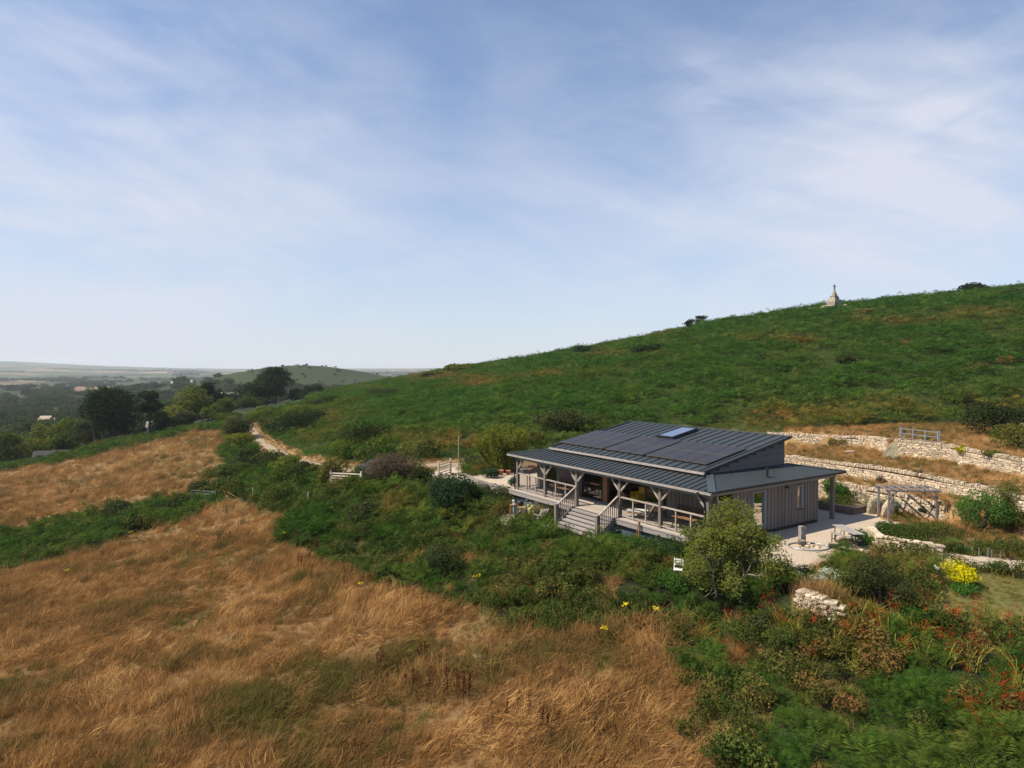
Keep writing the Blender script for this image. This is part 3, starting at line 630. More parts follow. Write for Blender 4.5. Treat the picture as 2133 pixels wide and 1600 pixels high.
r = np.random.default_rng(3)
c_grass = source('tuft', [grass_mesh('dry_grass_tuft', M['grass'], 44, .50, .013, .15, r, .6) for _ in range(5)])
c_mat = source('thatch', [grass_mesh('flattened_grass_tuft', M['grass'], 48, .48, .015, .24, r, 1.6) for _ in range(4)])
c_gg = source('green_tuft', [grass_mesh('green_grass_tuft', M['grassgreen'], 34, .36, .020, .16, r, .6) for _ in range(4)])
c_br = source('frond_clump', [frond_mesh('bracken_clump', M['bracken'], 10, .78, r, 12, .34, .9, .16) for _ in range(5)])
c_brf = source('hill_clump', [frond_mesh('hill_bracken_clump', M['brackenhill'], 16, .50, r, 6, .42, 1.0, .42) for _ in range(5)])
c_sc = source('low_mound', [mound_mesh('scrub_mound', M['scrub'], 330, .055, .55, .75, r) for _ in range(5)])
c_dock = source('dock', [mound_mesh('dock_spike', M['dock'], 90, .03, .10, .9, r) for _ in range(3)])

def meadow(x, y, z, k):
    px, py = proj(x, y, z); t = -.25*np.clip(blobs(px, py, GREENS), 0, 1)+(fbm(x/5, y/5, 3, 41)-.5)*1.1+(fbm(x/1.3, y/1.3, 3, 42)-.5)*.9+.13
    return rng.uniform(size=len(x)) > .4*np.clip(blobs(px, py, GREENS), 0, 1), t
put('meadow_grass', 'dry orange brown meadow grass covering the two fields', c_grass, 5,
    [(11, 30, 28, [0], (.32, .75), meadow), (30, 52, 16, [0], (.42, .85), meadow), (52, 100, 3.2, [0], (.7, 1.2), meadow), (100, 215, .8, [0], (.9, 1.7), meadow), (11, 60, .5, [3], (.6, .9), meadow)], .2, .7, relief=(1.6, .08, 1.0))
put('flattened_grass', 'wind flattened pale and russet grass lying in the meadow', c_mat, 4,
    [(11, 60, 12, [0], (.45, .95), meadow), (60, 200, .5, [0], (1, 1.9), meadow)], .25, 1.0, relief=(1.9, .12, .8))
def greenk(x, y, z, k):
    px, py = proj(x, y, z); g = .42*np.clip(blobs(px, py, GREENS), 0, 1)+.35*sstep(.58, .72, fbm(x/4, y/4, 3, 51)); g = np.where(k == 0, g, .6); g = np.where(k == 4, 1, g)
    return rng.uniform(size=len(x)) < g, (fbm(x/3, y/3, 3, 53)-.4)*.8+np.where(k == 4, .1, 0)
put('green_grass', 'patches of green and straw grass in the meadow, the verge and the lawn', c_gg, 4,
    [(11, 45, 7, [0, 3], (.6, 1.1), greenk), (16, 38, 34, [4], (.18, .45), greenk), (45, 200, 1.4, [0, 3], (.9, 1.7), greenk)], .2, .3)
def brk(x, y, z, k):
    px, py = proj(x, y, z); return rng.uniform(size=len(x)) > .12, np.clip(blobs(px, py, NEARDRY), 0, 1)+(fbm(x/4, y/4, 3, 43)-.55)*.6-.05
put('bracken', 'green bracken fronds filling the bank, the hedge and the front corner', c_br, 5,
    [(11, 32, 10, [1], (.38, .88), brk), (32, 80, 6, [1], (.55, 1.2), brk), (80, 180, 1.6, [1], (.9, 1.6), brk), (11, 60, 2.2, [3], (.45, .85), brk)], .25, relief=(1.7, .40, .5))
def hillk(x, y, z, k):
    px, py = proj(x, y, z); crest = np.interp(px, PXC, [150, 150, 150, 150, 260, 285, 230, 210, 195, 175, 200, 210, 230])
    return y < crest+35, np.clip(blobs(px, py, HILLDRY), 0, 1)*1.05+(fbm(x/14, y/14, 4, 47)-.5)*.22+(fbm(x/2.5, y/2.5, 3, 48)-.5)*.35-.16
put('hill_bracken', 'bracken covering the whole hillside behind the cabin', c_brf, 5,
    [(50, 110, 2.4, [2], (.8, 1.4), hillk), (110, 340, 1.15, [2], (1.1, 1.9), hillk)], .2, relief=(2.4, .8, .6))
def scr(x, y, z, k):
    px, py = proj(x, y, z); f = fbm(x/3, y/3, 3, 49); return rng.uniform(size=len(x)) < np.where(k == 1, .5, .5+1.0*f), (f-.5)*.7-.06+np.clip(blobs(px, py, NEARDRY), 0, 1)*.45+np.where(px > 1650, .12, 0)
put('mixed_scrub', 'low brambles and weeds growing between the bracken and round the garden', c_sc, 5,
    [(11, 60, 5, [3], (.35, .95), scr), (60, 175, .7, [3], (1.0, 2.2), scr), (11, 60, .25, [1], (.5, .9), scr), (55, 180, .05, [2], (.8, 1.5), scr)], .25, relief=(2.2, .35, .5))
def terr(x, y, z, k):
    u = x/y; return rng.uniform(size=len(x)) > .15, (fbm(x/3, y/3, 3, 57)-.45)*.7
put('terrace_grass', 'dry straw grass on the walled terraces right of the cabin', c_grass, 5, [(25, 75, 11, [6], (.35, .8), terr), (75, 200, 4, [6], (.4, .9), terr)], .2, .4)
put('terrace_weeds', 'green weeds among the dry grass on the terraces', c_sc, 5, [(33, 62, .45, [6], (.25, .55), scr), (25, 38, 1.6, [6], (.2, .6), scr)], .2)

def ribbon(name, label, pts, wd, m, lift=.05, step=.8):
    pts = np.array(pts, float); sg = np.hypot(*np.diff(pts, axis=0).T); q = np.concatenate([[0], np.cumsum(sg)]); t = np.arange(0, q[-1], step)
    x = np.interp(t, q, pts[:, 0]); y = np.interp(t, q, pts[:, 1])
    for _ in range(6): x[1:-1] = (x[:-2]+2*x[1:-1]+x[2:])/4; y[1:-1] = (y[:-2]+2*y[1:-1]+y[2:])/4
    dx, dy = np.gradient(x), np.gradient(y); l_ = np.hypot(dx, dy); nx, ny = -dy/l_, dx/l_; V = []; nc = 7
    for j in range(nc):
        o_ = (j/(nc-1)-.5)*(wd+.35*(vnoise(t/2.2, t*0+j, 3)-.5)*(j in (0, nc-1))); X_ = x+nx*o_; Y_ = y+ny*o_
        V.append(np.stack([X_, Y_, np.maximum(zfun(X_, Y_), zfun(x, y)-.12)+lift-(.12 if j in (0, nc-1) else 0)], -1))
    V = np.stack(V, 1).reshape(-1, 3); n = len(t); i = np.arange(n-1)[:, None]*nc+np.arange(nc-1)[None]
    o = link(name, mesh_np(name, V, np.stack([i, i+1, i+1+nc, i+nc], -1).reshape(-1, 4)[:, ::-1], m, True)); tag(o, label, kind='structure'); return o
M['track'] = mat('pale_track_gravel', (.26, .195, .125), .95, .3, 3, bump=.4, bscale=30)
M['pathgravel'] = mat('garden_path_gravel', (.43, .34, .25), .95, .3, 9, bump=.4, bscale=30)
ribbon('track', 'pale farm track winding away from the drive to the left', TRACK[:-2], 1.25, M['track'])
# ------------------------------------------------------------------ the cabin
cabin = empty('timber_cabin', (OX, OY, 0), -YAW, 'low timber clad cabin with slate blue metal roofs, solar panels and a long veranda', 'house')
ZE = 2.48; O0 = (-.8, -.32); O1 = (17.02, 11.37); I0 = (1.95, 1.95); I1 = (15.0, 8.6); ZI = 2.93
def P3(u, v, z): return (u, v, z)
o = [(O0[0], O0[1], ZE), (O1[0], O0[1], ZE), (O1[0], O1[1], ZE), (O0[0], O1[1], ZE)]
q = [(I0[0], I0[1], ZI), (I1[0], I0[1], ZI), (I1[0], I1[1], ZI), (I0[0], I1[1], ZI)]
mb = MB()
for k in range(4):
    j = (k+1) % 4; mb.face([o[k], o[j], q[j], q[k]])
    mb.cur = 1; mb.face([(*o[k][:2], ZE-.09), (*o[j][:2], ZE-.09), o[j], o[k]]); mb.cur = 2; mb.face([(*o[k][:2], ZE-.09), (*o[j][:2], ZE-.09), (*q[j][:2], ZI-.12), (*q[k][:2], ZI-.12)]); mb.cur = 0
skirt = mb.build('lower_roof', [M['roof'], M['roofdark'], M['wood']], cabin)
seam_me = {}
def seam(parent, a, b, w=.035, h=.04, m='roofdark', name='seam'):
    a = Vector(a); b = Vector(b); L_ = (b-a).length
    if m not in seam_me: seam_me[m] = MB().box((0, -.5, 0), (1, .5, 1)).mesh('standing_seam', M[m])
    x = (b-a).normalized(); y = Vector((0, 0, 1)).cross(x).normalized(); z = x.cross(y)
    ob = link(name, seam_me[m], parent); ob.matrix_local = Matrix.Translation(a) @ Matrix((x, y, z)).transposed().to_4x4() @ Matrix.Diagonal((L_, w, h, 1)); return ob
hipf = lambda u: min(1, (u-O0[0])/(I0[0]-O0[0]), (O1[0]-u)/(O1[0]-I1[0]))
u = -.45
while u < 16.9:
    t = hipf(u)*.97
    if t > .12: seam(skirt, (u, O0[1], ZE), (u, O0[1]+(I0[1]-O0[1])*t, ZE+(ZI-ZE)*t))
    u += .425
hr = lambda v: min(1, (v-O0[1])/(I0[1]-O0[1]), (O1[1]-v)/(O1[1]-I1[1]))
v = .1
while v < 11.2:
    t = hr(v)*.97
    if t > .12:
        seam(skirt, (O1[0], v, ZE), (O1[0]-(O1[0]-I1[0])*t, v, ZE+(ZI-ZE)*t), .02, .025, 'roof'); seam(skirt, (O0[0], v, ZE), (O0[0]+(I0[0]-O0[0])*t, v, ZE+(ZI-ZE)*t))
    v += .425
for k in range(4): seam(skirt, Vector(o[k]), Vector(q[k]), .38 if k == 1 else .16, .045, 'hip', 'hip_cap')
# gutters and beams under the eaves
mb = MB().box((O0[0], O0[1]-.10, ZE-.15), (O1[0], O0[1]-.003, ZE-.04)); mb.build('gutter', M['wood'], skirt)
piece('fascia', M['roofdark'], skirt, (O0[0], O0[1]-.012, ZE-.035), (O1[0], O0[1]+.03, ZE+.012))
piece('fascia', M['roofdark'], skirt, (O1[0]-.02, O0[1], ZE-.08), (O1[0]+.05, O1[1], ZE+.035))
piece('fascia', M['roofdark'], skirt, (O0[0]-.05, O0[1], ZE-.08), (O0[0]+.02, O1[1], ZE+.02))
piece('beam', M['wood_u'], cabin, (-.5, -.08, 2.12), (16.75, .08, 2.34))
piece('beam', M['wood_w'], cabin, (16.50, .085, 2.16), (16.66, 11.0, 2.36))
piece('beam', M['wood_u'], cabin, (-.3, 10.8, 2.14), (16.495, 10.95, 2.34))
piece('soffit', M['wood_u'], cabin, (-.7, -.25, 2.375), (16.95, 11.3, 2.39))
# raised roof box
RS = (4.4744-3.0675)/(8.8978-1.4235); zr = lambda v: 3.0675+(v-1.4235)*RS
UL, UR, VF, VB = 1.85, 15.14, 1.4235, 8.8978
mb = MB(); top = [(UL, VF, zr(VF)), (UR, VF, zr(VF)), (UR, VB, zr(VB)), (UL, VB, zr(VB))]; mb.face(top)
mb.cur = 1
for k in range(4):
    j = (k+1) % 4; mb.face([top[k], top[j], (*top[j][:2], top[j][2]-.10), (*top[k][:2], top[k][2]-.10)])
mb.cur = 2; mb.face([(*p[:2], p[2]-.10) for p in top]); uroof = mb.build('raised_roof', [M['roof'], M['roofdark'], M['wood']], cabin)
u = UL+.3
while u < UR-.1: seam(uroof, (u, VF, zr(VF)), (u, VB, zr(VB))); u += .60 if u > 0 else 0
piece('gutter', M['wood'], uroof, (UL-.02, VF-.12, zr(VF)-.14), (UR+.02, VF-.004, zr(VF)-.03))
piece('ridge_cap', M['hip'], uroof, (UL-.03, VB-.08, zr(VB)-.06), (UR+.03, VB+.05, zr(VB)+.055))
seam(uroof, (UR-.04, VF, zr(VF)), (UR-.04, VB, zr(VB)), .12, .05, 'roofdark', 'verge_trim'); seam(uroof, (UL+.04, VF, zr(VF)), (UL+.04, VB, zr(VB)), .12, .05, 'roofdark', 'verge_trim')
# clerestory walls: horizontal boards
BU0, BU1, BV0, BV1 = 2.02, 14.92, 2.0, 8.45
mb = MB()
for uu in (BU0, BU1): mb.prism([(uu-.05, BV0, 2.8), (uu-.05, BV1, 2.8), (uu-.05, BV1, zr(BV1)-.12), (uu-.05, BV0, zr(BV0)-.12)], (.1, 0, 0))
mb.box((BU0, BV1-.1, 2.8), (BU1, BV1, zr(BV1)-.12)); mb.box((BU0, BV0, 2.8), (BU1, BV0+.1, zr(BV0)-.12)); uw = mb.build('clerestory_wall', M['darkwood'], cabin)
z = 2.90
while z < zr(BV1)-.2:
    vs = max(BV0, VF+(z+.145+.12-3.0675)/RS)
    if vs < BV1-.1:
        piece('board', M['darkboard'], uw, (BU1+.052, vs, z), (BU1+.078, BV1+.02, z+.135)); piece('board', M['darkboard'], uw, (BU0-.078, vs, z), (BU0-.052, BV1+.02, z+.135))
    z += .148
# solar panels: 4 + 3 + 4 columns in two rows
pw = MB().box((-.5, -.5, 0), (.5, .5, 1)).mesh('solar_frame', M['solarframe']); pg = MB().box((-.5, -.5, 0), (.5, .5, 1)).mesh('solar_glass', M['solar'])
for (a, b_, n) in ((1.72, 6.22, 4), (6.36, 9.84, 3), (9.98, 14.52, 4)):
    w = (b_-a)/n
    for k in range(n):
        for v0, v1 in ((2.30, 4.00), (4.03, 5.73)):
            uc = a+w*(k+.5); vc = (v0+v1)/2
            s = link('solar_panel', pw, uroof); s.matrix_local = Matrix.Translation((uc, vc, zr(vc)+.075)) @ Matrix.Rotation(math.atan(RS), 4, 'X') @ Matrix.Diagonal((w-.055, v1-v0, .035, 1))
            g_ = link('glass', pg, uroof); g_.matrix_local = Matrix.Translation((uc, vc, zr(vc)+.112)) @ Matrix.Rotation(math.atan(RS), 4, 'X') @ Matrix.Diagonal((w-.10, v1-v0-.05, .004, 1))
    jn = link('joint_strip', pw, uroof); jn.matrix_local = Matrix.Translation(((a+b_)/2, 4.015, zr(4.015)+.075)) @ Matrix.Rotation(math.atan(RS), 4, 'X') @ Matrix.Diagonal((b_-a, .035, .045, 1))
    seam(uroof, (a-.03, 2.4, zr(2.4)), (a-.03, 5.6, zr(5.6)), .04, .08, 'roofdark', 'mounting_rail')
# skylight
SR = Matrix.Translation((8.22, 7.0, zr(7.0))) @ Matrix.Rotation(math.atan(RS), 4, 'X')
mb = MB(); w2, h2 = .68, 1.22
for a, b_ in (((-w2, -h2, 0), (-w2+.1, h2, .22)), ((w2-.1, -h2, 0), (w2, h2, .22)), ((-w2+.1, -h2, 0), (w2-.1, -h2+.1, .22)), ((-w2+.1, h2-.1, 0), (w2-.1, h2, .22))): mb.box(a, b_)
skl = mb.build('skylight', M['roofdark'], cabin); skl.matrix_local = SR
MB().box((-w2+.1, -h2+.1, .19), (w2-.1, h2-.1, .205)).build('pane', M['glassmirror'], skl)
mb = MB().box((-w2+.1, -h2+.1, .02), (w2-.1, h2-.1, .03)); mb.build('reveal', M['white'], skl)
# flue on the right-hand roof
uf = 16.3; zf_ = ZE+(O1[0]-uf)/(O1[0]-I1[0])*(ZI-ZE)
MB().lathe([(.0, .50), (.085, .50), (.085, .38), (.065, .38), (.065, .02), (.13, 0), (.13, -.06)], 12).build('flue', M['black'], cabin, loc=(uf, 5.0, zf_))

# ---- walls: upright boards on dark backing
GZ = -.26
wallf = MB()
def panel(a, b_): wallf.box(a, b_)
for a, b_ in ((-.40, .65), (1.79, 4.46), (11.97, 16.50)): panel((a, 2.06, -.05), (b_, 2.2, 2.372))
panel((.65, 2.06, 2.12), (1.79, 2.2, 2.372)); panel((4.46, 2.06, 2.16), (11.97, 2.2, 2.372)); panel((.65, 2.06, -.05), (1.79, 2.2, .04))
front = wallf.build('front_wall', M['darkwood'], cabin)
def boards(parent, axis, c, a, b_, z0, z1, step=.152, out=-1, m='wood_v', lift=None):
    n = max(1, round((b_-a)/step)); st = (b_-a)/n
    for k in range(n):
        s = a+k*st+.006; e = a+(k+1)*st-.006; d = .024+(.018 if k % 2 else 0)
        if axis == 'u': piece('board', M[m], parent, (s, c, z0), (e, c+out*d, z1))
        else: piece('board', M[m], parent, (c, s, z0), (c+out*d, e, z1))
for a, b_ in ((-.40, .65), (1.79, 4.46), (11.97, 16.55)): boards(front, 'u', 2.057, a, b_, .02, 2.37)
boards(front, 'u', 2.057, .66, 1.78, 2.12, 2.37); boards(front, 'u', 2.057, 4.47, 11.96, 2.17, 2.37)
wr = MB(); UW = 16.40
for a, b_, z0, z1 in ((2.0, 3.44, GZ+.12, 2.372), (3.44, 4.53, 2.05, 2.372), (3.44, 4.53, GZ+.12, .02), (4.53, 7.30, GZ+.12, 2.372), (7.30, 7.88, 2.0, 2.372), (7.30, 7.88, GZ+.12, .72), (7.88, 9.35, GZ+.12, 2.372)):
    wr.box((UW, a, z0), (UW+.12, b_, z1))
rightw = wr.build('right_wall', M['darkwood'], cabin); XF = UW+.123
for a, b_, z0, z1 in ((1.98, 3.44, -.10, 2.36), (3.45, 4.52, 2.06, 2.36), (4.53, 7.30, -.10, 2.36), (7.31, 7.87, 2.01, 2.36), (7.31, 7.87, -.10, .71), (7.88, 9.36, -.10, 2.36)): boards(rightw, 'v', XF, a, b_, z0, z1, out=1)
piece('base_strip', M['black'], rightw, (UW, 1.95, GZ-.1), (XF+.01, 9.34, -.11))
piece('left_wall', M['wood_v'], cabin, (-.42, 2.06, -1.2), (-.30, 9.3, 2.37)); piece('back_wall', M['wood_v'], cabin, (-.41, 9.2, -.3), (UW-.01, 9.33, 2.37))
piece('corner_board', M['wood_v'], cabin, (-.45, 1.98, -.1), (-.40, 2.10, 2.37))
# inside: floor, walls and ceiling of the living room
piece('inside_floor', M['floor'], cabin, (-.28, 2.22, -.04), (UW-.02, 9.15, 0)); piece('ceiling', M['interior'], cabin, (-.28, 2.22, 2.345), (UW-.02, 9.15, 2.37))
piece('partition', M['interior'], cabin, (4.2, 2.22, 0), (4.3, 7.5, 2.34)); piece('partition', M['interior'], cabin, (4.2, 7.5, 0), (16.2, 7.6, 2.34)); piece('partition', M['interior'], cabin, (12.4, 2.22, 0), (12.5, 7.45, 2.34))
piece('kitchen_unit', M['white'], cabin, (5.2, 6.8, 0), (9.5, 7.45, .9)); piece('kitchen_cupboard', M['wood'], cabin, (5.2, 7.0, 1.4), (9.5, 7.45, 2.1))
# veranda openings
def window(name, u0, u1, z0, z1, v, fm='black', fw=.06, parent=cabin, mull=()):
    mb = MB(); mb.box((u0, v, z0), (u0+fw, v+.07, z1)); mb.box((u1-fw, v, z0), (u1, v+.07, z1)); mb.box((u0+fw, v, z0), (u1-fw, v+.07, z0+fw)); mb.box((u0+fw, v, z1-fw), (u1-fw, v+.07, z1))
    for x in mull: mb.box((x-.03, v, z0+fw), (x+.03, v+.07, z1-fw))
    w = mb.build(name, M[fm], parent); piece('pane', M['glass'], w, (u0+fw, v+.03, z0+fw), (u1-fw, v+.04, z1-fw)); return w
window('window', .66, 1.78, .05, 2.11, 2.08); window('sliding_door', 4.47, 6.52, .0, 2.15, 2.02, fw=.09); window('fixed_window', 10.2, 11.96, .0, 2.15, 2.05, fw=.05)
piece('timber_column', M['rustwood'], cabin, (6.56, 2.03, 0), (6.94, 2.2, 2.15))
# side windows: recessed with pale frames
for v0, v1, z0, z1, nm in ((3.44, 4.53, .02, 2.05, 'side_window'), (7.30, 7.88, .72, 2.0, 'side_window')):
    mb = MB(); x0, x1 = UW-.02, XF+.06; f = .07
    mb.box((x0, v0, z0), (x1, v0+f, z1)); mb.box((x0, v1-f*1.5, z0), (x1, v1, z1)); mb.box((x0, v0+f, z1-f), (x1, v1-f*1.5, z1)); mb.box((x0, v0+f, z0), (x1, v1-f*1.5, z0+f))
    w = mb.build(nm, M['frame'], cabin); piece('pane', M['glassmirror'], w, (XF-.04, v0+f, z0+f), (XF-.03, v1-f*1.5, z1-f)); piece('sill', M['roofdark'], w, (XF, v0-.03, z0-.05), (XF+.14, v1+.03, z0-.005))
lt = MB().box((0, -.06, 0), (.04, .06, .12)).box((.04, -.05, -.02), (.20, .05, .05)).build('wall_light', M['black'], cabin, loc=(XF+.045, 6.3, 2.0)); tag(lt, 'black downward wall light on the right wall')
# glazed screen closing the right end of the veranda
mb = MB().box((XF-.06, .72, 0), (XF, .80, 2.33)).box((XF-.06, 1.9, 0), (XF, 1.965, 2.33)).box((XF-.06, .80, 2.26), (XF, 1.9, 2.33)).box((XF-.06, .80, .0), (XF, 1.9, .07)); es = mb.build('end_screen', M['frame'], cabin)
piece('pane', M['glass'], es, (XF-.04, .80, .07), (XF-.03, 1.9, 2.26))
# ---- deck
dk = MB().box((-.42, -.30, -.16), (16.6, 2.0, -.04)).build('deck', M['wood'], cabin)
v = -.38
while v < 1.97: piece('deck_board', M['deck'], dk, (-.46, v, -.035), (16.64, v+.135, 0)); v += .143
piece('deck_fascia', M['wood_u'], dk, (-.46, -.44, -.30), (6.40, -.39, -.055)); piece('deck_fascia', M['wood_u'], dk, (10.16, -.44, -.30), (16.64, -.39, -.055)); piece('deck_fascia', M['wood_w'], dk, (-.51, -.39, -.30), (-.465, 2.0, -.055)); piece('deck_fascia', M['wood_w'], dk, (16.65, -.39, -.30), (16.69, 1.93, -.055))
piece('deck_lip', M['wood_u'], dk, (-.5, -.47, -.05), (6.40, -.385, -.002)); piece('deck_lip', M['wood_u'], dk, (10.16, -.47, -.05), (16.68, -.385, -.002))
piece('plinth', M['plinth'], cabin, (-.35, -.20, -1.6), (16.45, -.08, -.17)); piece('plinth', M['plinth'], cabin, (-.35, -.08, -1.6), (-.23, 2.0, -.17)); piece('plinth', M['plinth'], cabin, (16.33, -.08, -1.6), (16.45, 1.94, -.17))
for uu, ww in ((1.25, .22), (2.35, .45), (13.6, .18)): tag(piece('vent_cover', M['white'], cabin, (uu, -.24, -.52), (uu+ww, -.203, -.42)), 'white vent cover on the plinth')
# posts and braces
PU = [0.0, 3.2, 6.46, 10.3, 13.4, 16.55]
bm_ = {}
for i, uu in enumerate(PU):
    piece('post', M['wood_v'], cabin, (uu-.09, -.09, -.05 if i else -.3), (uu+.09, .09, 2.12))
    for s in (-1, 1):
        if (i == 0 and s < 0) or (i == 5 and s > 0): continue
        MB().beam((uu+s*.08, 0, 1.50), (uu+s*.66, 0, 2.10), .09, .11, (0, 1, 0)).build('brace', M['palewood'], cabin)
piece('post', M['wood_v'], cabin, (16.42, 10.74, GZ-.2), (16.62, 10.94, 2.14)); piece('post', M['wood_v'], cabin, (8.0, 10.76, GZ-.2), (8.18, 10.94, 2.14)); piece('post', M['wood_v'], cabin, (-.2, 10.76, GZ-.2), (-.02, 10.94, 2.14))
MB().tube([(-.14, -.36, 2.32), (-.14, -.2, 2.15), (-.14, -.16, 2.0), (-.14, -.16, -1.2)], .04, 8).build('downpipe', M['black'], cabin, smooth=True)
MB().tube([(16.25, -.36, 2.32), (16.3, -.30, 2.2), (16.40, -.16, 2.0), (16.44, -.14, 1.7), (16.44, -.14, -1.2)], .05, 8).build('downpipe', M['black'], cabin, smooth=True)
MB().box((16.18, -.45, 2.22), (16.36, -.34, 2.40)).build('hopper', M['black'], cabin)
# railings: top rail, slim posts, square wire mesh
def wires(a, b_, v, z0, z1, st=.075):
    mb = MB(); x = a
    while x < b_: mb.box((x-.003, v-.003, z0), (x+.003, v+.003, z1)); x += st
    z = z0
    while z <= z1+.001: mb.box((a, v+.004, z-.003), (b_, v+.010, z+.003)); z += st
    return mb
def railing(a, b_, n):
    rl = piece('railing_top', M['palewood'], cabin, (a, -.065, 1.12), (b_, .065, 1.18)); rl.name = 'handrail'
    piece('bottom_rail', M['palewood'], cabin, (a, -.03, .10), (b_, .03, .15))
    for k in range(1, n): x = a+(b_-a)*k/n; piece('baluster', M['palewood'], cabin, (x-.035, -.035, 0), (x+.035, .035, 1.12))
    tag(wires(a, b_, 0, .16, 1.11).build('wire_mesh', M['black'], cabin), kind='stuff')
railing(.09, 3.11, 3); railing(3.29, 6.37, 3); railing(10.39, 13.31, 3); railing(13.49, 16.46, 3)
mb = MB().box((-.03, .09, 1.12), (.10, 2.0, 1.18)).box((-.03, 1.0, 0), (.04, 1.07, 1.12)).box((-.03, .09, .10), (.03, 2.0, .15)); mb.build('handrail', M['palewood'], cabin, loc=(-.05, 0, 0))
# trellis of white wire fixed to the plinth, right end
tag(wires(13.9, 16.0, 0, -1.1, -.45, .11).build('wire_trellis', M['steel'], cabin, loc=(0, -.26, 0)), kind='stuff')
# stairs
st = MB().box((6.5, -1.9, -1.3), (6.58, -.45, -1.1)).build('stairs', M['wood'], cabin)
for k in range(6):
    z = -.17*k-.01; v1 = -.38-.235*k
    piece('tread', M['wood_u'], st, (6.56, v1-.27, z-.17), (10.20, v1-.0, z-.07))
    if k < 5: piece('riser', M['darkwood'], st, (6.58, v1-.22, z-.26), (10.18, v1-.20, z-.18))
for uu in (6.5, 10.24):
    mb = MB(); mb.prism([(uu-.04, -.42, -.03), (uu-.04, -1.62, -.88), (uu-.04, -1.62, -1.35), (uu-.04, -.42, -.42)], (.08, 0, 0)); mb.build('stringer', M['wood_w'], st)
    piece('newel_post', M['wood_v'], st, (uu-.09, -1.73, -1.6), (uu+.09, -1.55, .26)); piece('newel_cap', M['wood'], st, (uu-.12, -1.76, .26), (uu+.12, -1.52, .30))
    MB().beam((uu, -1.55, .24), (uu, -.12, 1.18), .10, .06).build('stair_rail', M['palewood'], st)
    for k in range(9):
        v_ = -1.45+.155*k; zb = -.03+(v_+.42)/1.2*.85; zt = .24+(v_+1.55)/1.43*.94
        piece('baluster', M['wood_v'], st, (uu-.02, v_-.02, min(zb, 0)-.1), (uu+.02, v_+.02, zt-.02))
